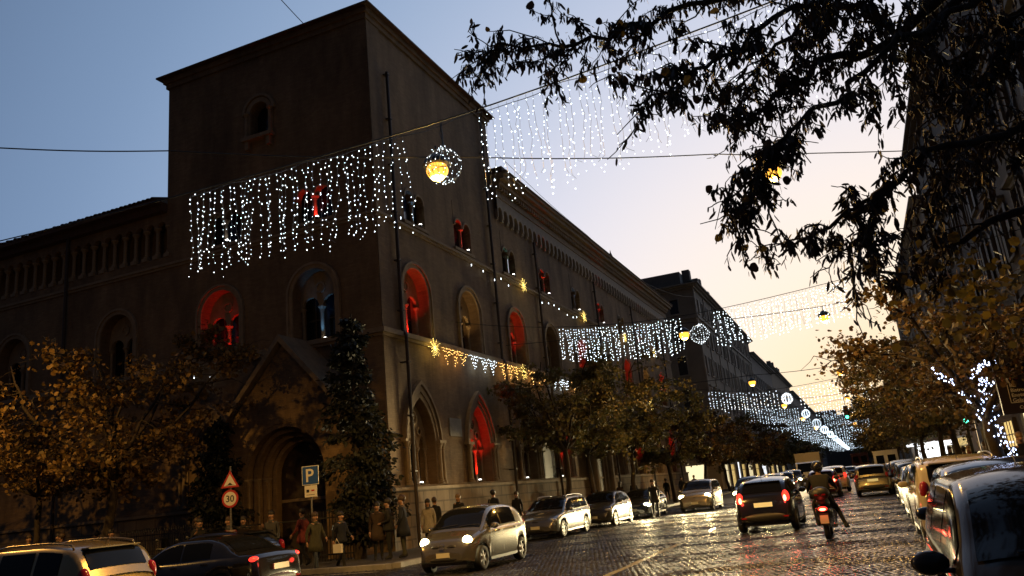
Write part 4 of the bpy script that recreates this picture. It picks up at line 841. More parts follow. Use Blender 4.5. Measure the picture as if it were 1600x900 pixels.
def festoon(y, xs, zc, drop, spacing, step, r, bm_, near, lab, gr=.27, x_end=(-15.6, 8.25), zr=.35, zl=.15, place=None):
    zf = lambda x: zc + (zl*((x+5)/-5.)**2 if x < -5 else zr*((x+5)/5.)**1.5)
    cw = thing('festoon_wire', f'support wire of the {lab} light curtains across the street', 'wire', (0, 0, 0)); m = MB()
    m.tube([(x, y, zf(x)+.02) for x in np.linspace(x_end[0], x_end[1], 24)], .012 if y < 40 else .018, 5); m.build('cable', 'wire', cw)
    if near:
        m = MB(); m.tube([(x, y+.015*math.sin(x*7), zf(x)-.012-.05*abs(math.sin(x*2.1))) for x in np.linspace(xs[0][0], xs[-1][1], 80)], .006, 4); m.build('feeder_cord', 'light_wire', cw)
    pos = ['leftmost', 'left inner', 'right inner', 'rightmost']
    for k, (a, c) in enumerate(xs): curtain(f'{pos[k]} white light curtain of the {lab} row across the street', a, c, y, zf, drop, spacing, step, r, bm_, near, int(y)*4+k)
    g = thing('light_globe', f'white wire globe of lights in the {lab} row above the road centre', 'light globe', (-4.95, y, zf(-4.95)-.06-.38-gr), 0, 'light globes above the road centre')
    n = 8 if near else 5; bp = []; m = MB()
    for k in range(n):
        a = math.pi*k/n; P = [(gr*math.sin(t)*math.cos(a), gr*math.sin(t)*math.sin(a), gr*math.cos(t)) for t in np.linspace(0, 2*math.pi, 25)]; m.tube(P, .004 if near else .01, 4, cap=False)
        bp += [(p[0]+rng.normal()*.012, p[1]+rng.normal()*.012, p[2]+rng.normal()*.012) for p in P[(k % 2)::(2 if near else 1)]]
    for z in (-.12, .1): m.tube([(math.sqrt(gr*gr-z*z)*math.cos(t), math.sqrt(gr*gr-z*z)*math.sin(t), z) for t in np.linspace(0, 2*math.pi, 25)], .004 if near else .01, 4, cap=False)
    m.build('frame', 'light_wire', g); bulbs('bulbs', bp, r*(.8 if y < 60 else 1.1), bm_, g); m = MB(); m.tube([(0, 0, gr), (.01, 0, gr+.2), (0, 0, gr+.42)], .014, 5); m.tube([(.03, 0, gr+.05), (-.03, .01, gr+.25), (.02, 0, gr+.42)], .012, 5); m.build('hanger', 'light_wire', g)
festoon(10.0, [(-9.9, -7.85), (-7.74, -5.65), (-4.3, -2.1), (-1.95, .25)], 7.25, 1.52, .106, .1, .0086, 'bulb_white', True, 'nearest', x_end=(-17.5, 8.25), zl=.06, zr=.3)
festoon(31.0, [(-10.6, -8.15), (-7.9, -5.65), (-4.3, -2.9), (-2.7, .55)], 7.85, 1.42, .115, .11, .0145, 'bulb_white', False, 'second', gr=.36, zl=.34, zr=.28)
for k, (y, lab) in enumerate(((70., 'third'), (93., 'fourth'), (114., 'fifth'), (136., 'sixth'), (160., 'seventh'), (186., 'eighth'), (214., 'ninth'), (245., 'tenth'), (280., 'eleventh'), (320., 'farthest'))):
    festoon(y, [(-11.2, -8.6), (-8.4, -5.7), (-3.9, -1.2), (-1., 1.6)], 8.2, 1.6, .26 if y < 120 else .4, .22 if y < 120 else .36, (.036 if y < 120 else .055)*(1 if y < 200 else 1.3), 'bulb_far', False, lab, gr=.42 if y < 100 else .55, zl=.45, zr=.3)

# ------------------------------------------------------------------ lights fixed to the palace
def snowflake(label, F, u, z, r=.42, d=.3, e=10):
    t = thing('snowflake_light', label, 'light ornament', (0, 0, 0), 0, 'golden snowflake lights on the palace'); m = MB(); bp = []
    c = Vector(F.P(u, z, d))
    for k in range(24):
        a = 2*math.pi*k/24; L = r*(1 if k % 2 == 0 else .72)*(.9+.2*((k*7) % 5)/5); e1 = Vector(F.P(u+L*math.cos(a), z+L*math.sin(a), d+.05*((k % 3)-1))); m.tube([c, e1], .008, 4)
        for q in np.linspace(.15, 1, 6 if k % 2 == 0 else 4): bp.append(c.lerp(e1, q))
    m.build('spokes', 'light_wire', t); bulbs('bulbs', bp, .0115, 'bulb_gold', t); lamp('POINT', F.P(u, z, d+.12), e, (1, .7, .16), t, .12)
def icicles(label, F, u0, u1, z, mname, colr, seed, e=8, d=.29, dens=.11):
    rg = np.random.default_rng(seed); t = thing('icicle_lights', label, 'string lights', (0, 0, 0), 0, 'icicle lights along the palace string course'); m = MB(); bp = []; n = int((u1-u0)/dens)
    m.tube([F.P(u, z, d) for u in np.linspace(u0, u1, 6)], .008, 4)
    for k in range(n+1):
        u = u0+(u1-u0)*k/n; ph = (k/n*3) % 1; L = .12+.75*(1-abs(ph-.5)*2)**1.3*(.7+.4*rg.random()); q = 0
        while q < L: bp.append(F.P(u+rg.normal()*.035, z-q+rg.normal()*.02, d+rg.normal()*.015)); q += .11+.09*rg.random()
        m.tube([F.P(u, z, d), F.P(u, z-L, d)], .0015, 3, cap=False)
    m.build('cords', 'light_wire', t); bulbs('bulbs', bp, .0165, mname, t)
    for f in (.25, .75): lamp('POINT', F.P(u0+(u1-u0)*f, z-.35, d+.1), e, colr, t, .25)
snowflake('golden snowflake light under the first arched window of the street front', FR, 30.75, 8.32, .44, .32, 22)
WM, CW = (1, .56, .16), (.75, .92, 1)
icicles('short amber icicle lights beside the first snowflake', FR, 31.5, 34.0, 8.42, 'bulb_warm', WM, 1)
icicles('blue-white icicle lights under the amber window', FR, 34.3, 37.4, 8.42, 'bulb_white', CW, 2, 7)
icicles('amber icicle lights between two downpipes before the second snowflake', FR, 37.8, 40.4, 8.42, 'bulb_warm', WM, 3)
snowflake('golden snowflake light under the third arched window half behind leaves', FR, 41.0, 8.3, .44, .32, 14)
icicles('amber icicle lights above the street trees', FR, 41.8, 45.0, 8.42, 'bulb_warm', WM, 4)
icicles('blue-white icicle lights seen through the broad street tree', FR, 45.4, 48.6, 8.42, 'bulb_white', CW, 5, 5)
icicles('farthest amber icicle lights behind the tree crowns', FR, 49, 53, 8.42, 'bulb_warm', WM, 6, 5)
for y, lb in ((42.5, 'nearest'), (53.8, 'second'), (64.6, 'third'), (75.0, 'farthest')): snowflake(f'{lb} golden snowflake light on the upper string course', FR, y, 13.62, .42, .24, 9)
snowflake('golden snowflake light low over the tree tops beside the second globe', FR, 70.5, 8.4, .5, .3, 6)
def drops(label, F, us, z, d=.26, seed=0):
    rg = np.random.default_rng(seed); t = thing('drop_lights', label, 'string lights'); m = MB(); bp = []
    m.tube([F.P(u, z+.04*math.sin(i), d) for i, u in enumerate(np.linspace(min(us)-.5, max(us)+.5, 24))], .008, 4)
    for u in us:
        L = .15+.35*rg.random(); m.tube([F.P(u, z, d), F.P(u, z-L, d)], .004, 3); bp += [F.P(u, z-L, d), F.P(u, z-L-.06, d)]
    m.build('cord', 'light_wire', t); bulbs('bulbs', bp, .024, 'bulb_white', t)
drops('sparse white drop lights under the side front windows', FL, [-26.2, -25.3, -24.2, -22.2, -21.4, -20.7, -19.9], 8.4, .3, 1)
drops('sparse white drop lights along the upper string course of the street front', FR, [35.6, 37.0, 38.4, 39.3, 40.3, 45.5, 46.7, 47.7, 48.6, 50.2, 51.4, 52.2, 56.5, 58, 60, 62], 13.55, .18, 2)

# ------------------------------------------------------------------ street lamps on cross wires
def lamp_wire(label, pts, rad=.014):
    t = thing('overhead_cable', label, 'cable'); P = []
    for a, c in zip(pts, pts[1:]):
        L = (Vector(c)-Vector(a)).length
        for i in range(8): q = Vector(a).lerp(Vector(c), i/8); q.z -= .012*L*math.sin(math.pi*i/8); P.append(q)
    P.append(Vector(pts[-1])); m = MB(); m.tube(P, rad, 5); m.build('cable', 'wire', t); return t
def street_lamp(label, p, e, r=.2):
    t = thing('hanging_street_lamp', label, 'street lamp', p, 0, 'sodium lamps hung over the road'); m = MB()
    m.lathe([(.05, .34), (.12, .3), (.27, .17), (.32, .06), (.30, .05)], (0, 0, 0), 14); m.tube([(0, 0, .3), (0, 0, .52)], .02, 6); m.build('hood', 'lamp_hood', t)
    m = MB(); m.ball((0, 0, -.06), (r, r, r*.9), 12, 10); lg_ = m.build('lamp_glass', 'sodium', t, True); m = MB(); m.ball((0, 0, -.06-r*.42), (r*.72, r*.72, r*.62), 12, 8); m.build('bright_core', 'sodium_core', lg_, True); lamp('SPOT', (0, 0, -.34), e, (1, .52, .11), t, .12, (0, 0, -1), 166, .3); lamp('POINT', (0, 0, -.36), e*.06, (1, .52, .11), t, .12)
lamp_wire('thin cable carrying the nearest pair of street lamps', [(-22, 3.4, 9.2), (-14.08, 9.37, 9.06), (-11.74, 11.24, 9.08), (-7.05, 14.6, 8.95), (-1.89, 18.5, 9.1), (.2, 20.2, 9.2), (8.25, 26.5, 10.0)])
street_lamp('bright sodium lamp hanging just behind the nearest light globe', (-7.30, 14.4, 8.68), 4400, .24)
lamp_wire('cable carrying the lamp over the side street', [(-36, 14, 10.9), (-25.5, 12.0, 10.42), (-22, -4, 10.9)])
street_lamp('sodium lamp over the side street just beyond the left edge', (-25.5, 12.0, 9.9), 3400, .2)
street_lamp('sodium lamp half hidden in the overhanging branches', (-.75, 19.6, 8.75), 1800)
for y, lb, e in ((40.5, 'second', 1500), (67.5, 'third', 2400), (96, 'fourth', 2600), (126, 'fifth', 2200), (160, 'sixth', 2200)):
    lamp_wire(f'cable carrying the {lb} pair of street lamps', [(-16.6, y-1.2, 9.6), (-7.2, y-.2, 9.35), (-.55, y+1.6, 9.35), (8.25, y+3, 10.2)], .018 if y < 60 else .025)
    street_lamp(f'left sodium lamp of the {lb} pair down the street', (-7.2, y-.2, 8.8), e, .21+.001*y); street_lamp(f'right sodium lamp of the {lb} pair down the street', (-.55, y+1.6, 8.8), e*.7, .19+.001*y)
lamp_wire('cable running up to the tower top from upper left', [(-20.1, 28.2, 23.6), (-20.15, 24.0, 24.6), (-20.3, 18, 26.3)], .02)
lamp_wire('long thin cable running beside the wing roof', [(-14.9, 36.5, 19.4), (-15.0, 52, 19.0), (-15.2, 70, 19.2), (-16.2, 103, 24.5)], .013)

# ------------------------------------------------------------------ signs
mat('sign_blue', (.01, .06, .26), .5); mat('sign_white', (.6, .58, .52), .5); mat('sign_red', (.35, .015, .012), .5); mat('sign_black', (.012, .012, .012), .5); mat('sign_brown', (.018, .009, .006), .6); mat('letter_cream', (.55, .50, .38), .6); mat('letter_orange', (.40, .12, .05), .6); mat('pole', (.16, .16, .16), .5, metal=.6)
mat('green_cloth', (.05, .08, .04), .8)
def text(body, size, m, parent, loc, name='lettering', ext=.002, rot=(math.pi/2, 0, 0), align='LEFT'):
    cu = bpy.data.curves.new(name, 'FONT'); cu.body = body; cu.size = size; cu.extrude = ext; cu.align_x = align; cu.resolution_u = 3; cu.offset = size*.012
    o = bpy.data.objects.new(name, cu); COL.objects.link(o); me = bpy.data.meshes.new_from_object(o.evaluated_get(bpy.context.evaluated_depsgraph_get())); bpy.data.objects.remove(o)
    me.materials.clear(); me.materials.append(MATS[m]); return link(name, me, parent, loc, rot)
s = thing('parking_sign', 'blue P parking sign on a grey pole before the portal', 'sign', (-16.0, 21.2, KH), R(14))
m = MB(); m.tube([(0, 0, -.02), (0, 0, 3.05)], .03, 8); m.build('pole', 'pole', s)
m = MB(); m.box(-.275, .275, -.05, -.035, 2.5, 3.08); bd = m.build('panel', 'sign_white', s); m = MB(); m.box(-.255, .255, -.054, -.0505, 2.52, 3.06); m.build('field', 'sign_blue', bd)
text('P', .56, 'sign_white', s, (-.17, -.056, 2.6)); m = MB(); m.box(-.2, .2, -.05, -.035, 2.13, 2.48); pn = m.build('lower_panel', 'sign_white', s); m = MB(); m.box(.02, .12, -.053, -.0505, 2.3, 2.35); m.build('red_bar', 'sign_red', pn); m = MB(); m.box(-.14, -.05, -.053, -.0505, 2.27, 2.36); m.box(-.14, .13, -.053, -.0505, 2.19, 2.205); m.build('black_print', 'sign_black', pn)
s = thing('speed_limit_sign', 'red-ringed 30 sign under a triangular hump warning sign', 'sign', (-19.3, 21.3, KH), R(14))
m = MB(); m.tube([(0, 0, -.02), (0, 0, 3.4)], .03, 8); m.build('pole', 'pole', s)
m = MB(); m.lathe([(.29, -.05), (.29, -.035)], (0, 0, 2.36), 28, 'y'); q = m.build('round_plate', 'sign_red', s); m = MB(); m.lathe([(.22, -.054), (.22, -.0505)], (0, 0, 2.36), 28, 'y'); m.build('field', 'sign_white', q); text('30', .30, 'sign_black', s, (0, -.056, 2.26), align='CENTER')
def tri(mb, h, y0, y1, zc):
    a = h/math.sqrt(3); pts = [(-a, zc-h/3), (a, zc-h/3), (0, zc+2*h/3)]; mb.add([(x, y, z) for y in (y0, y1) for x, z in pts], [(0, 1, 2), (3, 5, 4), (0, 3, 4, 1), (1, 4, 5, 2), (2, 5, 3, 0)])
m = MB(); tri(m, .56, -.05, -.035, 2.9); q = m.build('triangle_plate', 'sign_red', s); m = MB(); tri(m, .38, -.054, -.0505, 2.9); m.build('field', 'sign_white', q)
m = MB(); m.grid([[(x, -.056, z) for x, z in ((xx, 2.79), (xx, 2.80+.075*max(0, math.cos(xx*15))**2))] for xx in np.linspace(-.15, .15, 15)]); m.build('hump_symbol', 'sign_black', q)
s = thing('cafe_sign', 'dark hanging cafe sign with pale lettering on the right pavement', 'sign', (2.72, 18.9, 2.3), R(4))
m = MB(); m.box(0, 1.35, -.04, .04, 0, .95); m.build('board', 'sign_brown', s); m = MB(); m.tube([(.95, .1, -2.2), (.95, .1, 1.1)], .035, 8); m.build('post', 'iron', s)
m = MB(); m.box(.17, .18, -.05, -.042, .22, .62); m.box(.18, 1.3, -.05, -.042, .215, .228); m.build('rule_lines', 'letter_cream', s)
m = MB(); m.ball((.12, -.045, .8), (.035, .006, .075), 8, 6); m.ball((.15, -.045, .72), (.05, .006, .03), 8, 6); m.tube([(.1, -.046, .7), (.14, -.046, .62)], .008, 4); m.build('emblem', 'letter_orange', s)
text('Ca', .15, 'letter_orange', s, (.42, -.046, .80)); text('Porte', .15, 'letter_orange', s, (.24, -.046, .68))
for k, wd in enumerate(('Bar', 'Bistrot', 'Enoteca', 'Gelateria')): text(wd, .10, 'letter_cream', s, (.21, -.046, .535-.1*k))
text('Caffe', .09, 'letter_cream', s, (.3, -.046, .09))
# traffic lights
for (p, lb, h) in (((4.4, 41.0, KH), 'green traffic light on the right pavement behind the parked cars', 3.2), ((-.6, 62.0, 5.2), 'green traffic light hung over the road far ahead', .0)):
    s = thing('traffic_light', lb, 'traffic light', p); m = MB()
    if h: m.tube([(0, 0, -.02), (0, 0, h)], .06, 8)
    else: m.tube([(0, 0, .4), (0, 0, 4.0)], .02, 6)
    m.build('pole', 'iron', s); m = MB(); m.box(-.16, .16, -.14, .14, h-.5, h+.45); m.build('housing', 'sign_black', s)
    for k, mm in enumerate(('green_lamp', 'tail_off', 'tail_off')): m = MB(); m.lathe([(.11, -.16), (.10, -.145)], (0, 0, h-.33+.3*k), 12, 'y'); m.build('lens', mm, s)
# lit kiosk
s = thing('news_kiosk', 'brightly lit white kiosk on the right pavement among the trees', 'kiosk', (5.6, 84, KH)); m = MB(); m.box(-1.5, 1.5, -1, 1, 0, 2.5); m.build('cabin', 'render_grey', s)
m = MB(); m.box(-1.9, 1.8, -1.9, 1.4, 2.5, 2.75); m.build('canopy', 'shop_white', s); m = MB(); m.box(-1.3, 1.3, -1.03, -1.005, .8, 2.35); m.build('lit_counter', 'shop_white', s)
s = thing('street_stall', 'lit white awning stall beside the kiosk', 'stall', (5.0, 70, KH)); m = MB()
for x in (-1, 1):
    for y in (-.8, .8): MB().tube([(x, y, 0), (x, y, 2.3)], .03, 6).build('post', 'iron', s)
m = MB(); m.box(-1.1, 1.1, -.9, .9, .7, .95); m.build('table', 'render_grey', s); m = MB(); m.add([(-1.2, -1, 2.2), (1.2, -1, 2.2), (1.2, 1, 2.2), (-1.2, 1, 2.2), (0, -1, 2.6), (0, 1, 2.6)], [(0, 1, 4), (2, 3, 5), (0, 4, 5, 3), (1, 2, 5, 4), (0, 3, 2, 1)]); m.build('awning', 'shop_white', s)
# ------------------------------------------------------------------ cars
def pchip(pts):
    x = np.array([p[0] for p in pts], float); y = np.array([p[1] for p in pts], float); h = np.diff(x); d = np.diff(y)/h; m = np.zeros(len(x))
    for i in range(1, len(x)-1):
        if d[i-1]*d[i] > 0: w1, w2 = 2*h[i]+h[i-1], h[i]+2*h[i-1]; m[i] = (w1+w2)/(w1/d[i-1]+w2/d[i])
    m[0], m[-1] = d[0], d[-1]
    def f(t):
        t = min(max(t, x[0]), x[-1]); i = min(max(int(np.searchsorted(x, t))-1, 0), len(h)-1); u = (t-x[i])/h[i]
        return (2*u**3-3*u*u+1)*y[i] + (u**3-2*u*u+u)*h[i]*m[i] + (-2*u**3+3*u*u)*y[i+1] + (u**3-u*u)*h[i]*m[i+1]
    return f
_wheel = {}
def wheel_meshes(r, style):
    k = (round(r, 2), style)
    if k in _wheel: return _wheel[k]
    t = MB(); t.lathe([(r*.66, -.09), (r*.9, -.1), (r*.985, -.075), (r, -.03), (r, .03), (r*.985, .075), (r*.9, .1), (r*.66, .09)], (0, 0, 0), 28, 'y', 0, False); tm = t.mesh('tyre', 'tyre', True)
    m = MB(); m.lathe([(r*.67, .0), (r*.67, .085), (r*.61, .088), (r*.58, .04), (.0001, .03)], (0, 0, 0), 24, 'y', 1)
    n = 6 if style == 0 else 9
    for i in range(n):
        a = 2*math.pi*i/n; M = Matrix.Rotation(a, 4, 'Y'); m.box(-.028 if style == 0 else -.016, .028 if style == 0 else .016, .05, .082, .03, r*.62, 0, M)
    m.lathe([(.055, .04), (.055, .09), (.03, .1)], (0, 0, 0), 10, 'y'); rm = m.mesh('rim', ['rim', 'trim_black'])
    _wheel[k] = (tm, rm); return _wheel[k]
KINDS = {
 'hatch': dict(L=3.72, W=1.66, H=1.54, wr=.295, ax=(.165, .815), hood=[(0, .46), (.012, .60), (.05, .76), (.12, .86), (.22, .955), (.3, .97), (.6, .99), (.88, 1.0), (.97, .93), (.99, .75), (1, .5)],
   roof=[(.17, .92), (.24, 1.12), (.36, 1.43), (.46, 1.53), (.6, 1.54), (.76, 1.49), (.87, 1.36), (.95, 1.12), (.985, .92)], plan=[(0, .60), (.02, .76), (.06, .88), (.15, .965), (.4, 1), (.8, .98), (.94, .9), (.985, .78), (1, .7)], ws=(.205, .385), rw=(.80, .945), sw=[(.285, .475), (.495, .745)], tum=.30),
 'hatch2': dict(L=3.8, W=1.70, H=1.53, wr=.305, ax=(.17, .835), hood=[(0, .48), (.015, .66), (.06, .80), (.13, .9), (.24, 1.0), (.4, 1.0), (.9, 1.04), (.97, 1.0), (.99, .8), (1, .5)],
   roof=[(.2, .95), (.27, 1.15), (.38, 1.42), (.5, 1.51), (.65, 1.51), (.82, 1.44), (.895, 1.34), (.955, 1.1), (.98, .96)], plan=[(0, .66), (.03, .84), (.1, .95), (.3, 1), (.82, .985), (.94, .91), (.98, .82), (1, .74)], ws=(.235, .41), rw=(.885, .958), sw=[(.3, .51), (.53, .75), (.77, .85)], tum=.34),
 'wagon': dict(L=4.5, W=1.76, H=1.52, wr=.315, ax=(.18, .785), hood=[(0, .45), (.012, .62), (.05, .74), (.2, .90), (.28, .97), (.5, .98), (.93, 1.02), (.975, .98), (.99, .8), (1, .5)],
   roof=[(.22, .93), (.29, 1.13), (.40, 1.42), (.5, 1.51), (.7, 1.52), (.88, 1.47), (.93, 1.38), (.975, 1.05), (.99, .95)], plan=[(0, .68), (.02, .82), (.07, .93), (.2, 1), (.85, .99), (.95, .93), (1, .82)], ws=(.26, .41), rw=(.93, .975), sw=[(.31, .5), (.515, .7), (.72, .87)], tum=.26, rails=True),
 'suv': dict(L=4.15, W=1.76, H=1.62, wr=.335, ax=(.17, .80), hood=[(0, .5), (.012, .72), (.05, .86), (.2, .98), (.27, 1.05), (.5, 1.06), (.92, 1.10), (.975, 1.04), (.99, .85), (1, .55)],
   roof=[(.2, 1.0), (.27, 1.2), (.37, 1.5), (.48, 1.61), (.7, 1.61), (.86, 1.55), (.92, 1.46), (.97, 1.15), (.99, 1.02)], plan=[(0, .68), (.02, .82), (.07, .94), (.2, 1), (.85, .99), (.95, .93), (1, .82)], ws=(.235, .385), rw=(.915, .97), sw=[(.29, .48), (.5, .7), (.72, .86)], tum=.24, rails=True),
 'sedan': dict(L=4.4, W=1.74, H=1.43, wr=.31, ax=(.18, .79), hood=[(0, .42), (.012, .58), (.05, .7), (.2, .86), (.28, .93), (.5, .94), (.8, .98), (.95, .98), (.985, .9), (.995, .7), (1, .45)],
   roof=[(.24, .90), (.31, 1.1), (.41, 1.34), (.5, 1.42), (.65, 1.42), (.76, 1.33), (.85, 1.08), (.9, .96)], plan=[(0, .66), (.02, .82), (.07, .93), (.2, 1), (.85, .99), (.95, .92), (1, .8)], ws=(.275, .42), rw=(.745, .855), sw=[(.33, .52), (.535, .715)], tum=.3),
}
def car(name, label, kind, paint, loc, head, lights='off', group='cars in the street', tails='off', style=0, detail=True, hs=None, rails=None, round_head=False, plate_lit=False, scale=1.0, emblem=False, tint='glass_car', spoiler=True):
    """head: heading angle of the car's front, degrees from +X"""
    K = KINDS[kind]; L, W, H = K['L'], K['W'], K['H']; t = thing(name, label, 'car', (loc[0], loc[1], .02), R(head), group); t.scale = (scale,)*3
    fh, fr, fp = pchip(K['hood']), pchip(K['roof']), pchip(K['plan']); wr = K['wr']; X = lambda s: L/2-s*L; xa = [X(a) for a in K['ax']]; zc = wr
    sb = .24
    def zlow(x, s):
        z = sb + .06*max(0, (.06-s)/.06) + .08*max(0, (s-.95)/.05)
        for a in xa:
            q = (wr*1.17)**2-(x-a)**2
            if q > 0: z = max(z, zc+math.sqrt(q)-.0)
        return z
    ss = sorted(set([round(v, 4) for v in np.linspace(0, 1, 33)] + [.006, .012, .02, .035, .965, .98, .99] + [round(min(max((L/2-(a+dx*wr*1.17))/L, 0), 1), 4) for a in xa for dx in (-1, -.995, -.97, -.85, -.6, -.3, 0, .3, .6, .85, .97, .995, 1)]))
    rows = []
    for s in ss:
        x = X(s); w = W/2*fp(s); zt = fh(s); zl = min(zlow(x, s), zt-.06); mid = max(zl+.02, min(.62, zt-.12))
        sec = [(w*.955 if zl < .3 else w*.985, zl), (w*.99, zl+(mid-zl)*.35), (w, mid), (w*.992, mid+(zt-mid)*.55), (w*.955, zt-.03), (w*.86, zt), (w*.5, zt+.022), (0, zt+.03)]
        rows.append([(x, y, z) for y, z in sec] + [(x, -y, z) for y, z in reversed(sec[:-1])])
    m = MB(); m.grid(rows); m.add(rows[0], [tuple(range(len(rows[0])))]); m.add(rows[-1], [tuple(range(len(rows[-1])))])
    # cabin shell
    s0, s1 = K['roof'][0][0], K['roof'][-1][0]; tum = K['tum']
    def side(s, tt, off=0):
        w = W/2*fp(s)*.955; zb = fh(s)-.035; zt = max(fr(s), zb+.005); h = zt-zb; wrf = w-tum*h; c = min(.07, h*.3)
        return w-(w-wrf)*tt**1.25+off, zb+(h-c)*tt, wrf, zt, c
    def top(s, v, off=0):
        _, _, wrf, zt, c = side(s, 1); return (v*wrf, zt-c*abs(v)**3.2+off)
    rows = []
    for s in np.linspace(s0, s1, 34):
        r_ = [(X(s), *side(s, q)[:2]) for q in (0, .25, .5, .75, 1)] + [(X(s), *top(s, v)) for v in (.92, .75, .4, 0)]
        rows.append(r_ + [(p[0], -p[1], p[2]) for p in reversed(r_[:-1])])
    m.grid(rows); body = m.build('body', paint, t, True)
    def patch(nm, ms, fn, a, b_, n1, n2, parent=t): mm = MB(); mm.grid([[fn(u, v) for v in np.linspace(0, 1, n2)] for u in np.linspace(0, 1, n1)]); return mm.build(nm, ms, parent, True)
    a, b_ = K['ws']; patch('windscreen', tint, lambda u, v: (X(a+(b_-a)*u)+.006, *[(lambda yz: (yz[0], yz[1]+.008))(top(a+(b_-a)*u, -.9+1.8*v))][0]), a, b_, 10, 12)
    a2, b2 = K['rw']; patch('rear_window', tint, lambda u, v: (X(a2+(b2-a2)*u)-.008, *[(lambda yz: (yz[0], yz[1]+.008))(top(a2+(b2-a2)*u, -.80+1.6*v))][0]), a2, b2, 10, 12)
    for sg in (1, -1):
        for (c, d) in K['sw']:
            def fw(u, v, c=c, d=d):
                s = c+(d-c)*u; y, z, *_ = side(s, .1+.8*v, .008); return (X(s), sg*y, z)
            patch('side_window', tint, fw, 0, 1, 9, 6)
        ms = MB(); sx = K['sw'][0][0]+.02; y, z, *_ = side(sx, .12); ms.ball((X(sx)-.02, sg*(y+.12), z+.03), (.07, .115, .075), 10, 7); ms.box(X(sx)-.03, X(sx)+.02, min(sg*(y-.02), sg*(y+.06)), max(sg*(y-.02), sg*(y+.06)), z-.03, z+.0); ms.build('wing_mirror', [paint], t, True)
        if detail:
            ds = MB()
            for c in [K['sw'][0][0]+.015] + [(p[1]+q[0])/2 for p, q in zip(K['sw'], K['sw'][1:])][:1] + [K['sw'][min(1, len(K['sw'])-1)][1]-.01]:
                x = X(c); w = W/2*fp(c)
                if min(abs(x-q) for q in xa) < wr*1.25: continue
                zt = fh(c); ds.quad((x-.006, sg*(w*.994+.0), .36), (x+.006, sg*(w*.994), .36), (x+.006, sg*(w*.994+.003), zt-.05), (x-.006, sg*(w*.994+.003), zt-.05))
            if ds.v: ds.build('door_seams', 'trim_black', t)
            for (c, d) in K['sw'][:2]:
                x = X(d-.03); w = W/2*fp(d-.03); h = MB(); h.box(x-.07, x+.07, min(sg*w*.98, sg*(w+.022)), max(sg*w*.98, sg*(w+.022)), fh(d)-.14, fh(d)-.105); h.build('door_handle', paint, t)
            st = MB(); w = W/2; st.box(X(K['ax'][1])+wr*1.3, X(K['ax'][0])-wr*1.3, min(sg*w*.97, sg*(w*.985)), max(sg*w*.97, sg*(w*.985)), .2, .27); st.build('sill', 'trim_black', t)
    # wheels
    tm, rm = wheel_meshes(wr, style)
    for xq in xa:
        for sg in (1, -1):
            wv = thing('wheel', None, None, (xq, sg*(W/2*.97-.1), wr), 0 if sg > 0 else math.pi, None, t); link('tyre', tm, wv); link('rim', rm, wv)
    u = MB(); u.box(-L/2+.12, L/2-.12, -W/2+.26, W/2-.26, .19, .62); u.box(-L/2+.5, L/2-.5, -W/2+.1, W/2-.1, .5, .6); u.build('underbody', 'trim_black', t)
    # front
    fz = .52 if kind != 'suv' else .6
    g = MB(); xf = X(.004)
    
    if round_head:
        for sg in (1, -1): g = MB(); g.ball((X(.014)-.02, sg*.21, fz+.10), (.05, .155, .042), 14, 8); g.build('grille', 'trim_black', t, True)
    else: g.ball((X(.018)-.03, 0, fz+.1), (.07, W*.24, .06), 14, 8); g.build('grille', 'trim_black', t, True)
    g = MB(); g.ball((X(.004)-.02, 0, .33), (.055, W*.30, .06), 14, 8); g.build('lower_intake', 'trim_black', t, True); g = MB(); g.box(X(.02), X(0)+.006, -W*.3, W*.3, .265, .285); g.build('front_lip', 'trim_black', t)
    if emblem:
        e = MB(); e.tube([(X(.0)+.02, .055*math.cos(q), fz+.12+.055*math.sin(q)) for q in np.linspace(0, 2*math.pi, 15)], .009, 5); e.box(X(0)+.012, X(0)+.03, -.075, .075, fz+.108, fz+.132); e.build('emblem', 'chrome', t)
    p = MB(); p.box(X(0)-.02, X(0)+.012, -.18, .18, .38, .49); p.build('front_plate', 'plate', t)
    hm = {'on': 'head_on', 'dim': 'head_dim', 'off': 'head_off'}[lights]
    for sg in (1, -1):
        hb = MB(); hy = W/2*fp(.06)*.80; hz = fh(.055)-(.04 if round_head else .09); hb.ball((X(.055), sg*hy, hz), (.10, .125, .12) if round_head else ((.14, .19, .11) if lights == 'on' else (.14, .17, .085)), 14, 10); hl = hb.build('headlight', hm, t, True)
        if lights != 'off':
            lamp('SPOT', (X(-.06), sg*hy, hz), (900 if round_head else 7000) if lights == 'on' else 500, (1, .80, .42), t, .11, (1, 0, -.09), 85, .9)
        if detail: fb = MB(); fb.lathe([(.055, 0), (.05, .03), (.001, .035)], (X(.02)-.03, sg*W*.33, .36), 12, 'x'); fb.build('fog_lamp', 'head_off', t)
    # rear
    rz = fh(.93)-.16; tmn = {'on': 'tail_on', 'hot': 'tail_on', 'off': 'tail_off'}[tails]
    for sg in (1, -1):
        tb = MB(); ry = W/2*fp(.97)*.87
        tb.ball((X(.965), sg*ry, rz+.06), (.11, .10, .18) if kind != 'sedan' else (.09, .15, .065), 12, 10); tl_ = tb.build('tail_light', tmn, t, True)
        if tails == 'hot': hb = MB(); hb.ball((X(.995)-.005, sg*ry*.97, rz+.03), (.03, .045, .085), 10, 8); hb.build('lit_bulb', 'tail_hot', tl_, True)
        if tails in ('on', 'hot'): lamp('POINT', (X(1.03), sg*ry, rz), 5 if tails == 'hot' else 1.5, (1, .05, .03), t, .06)
        rb = MB(); rb.box(X(1)-.012, X(1)+.03, sg*W*.33-.08, sg*W*.33+.08, .40, .44); rb.build('reflector', 'tail_off', t)
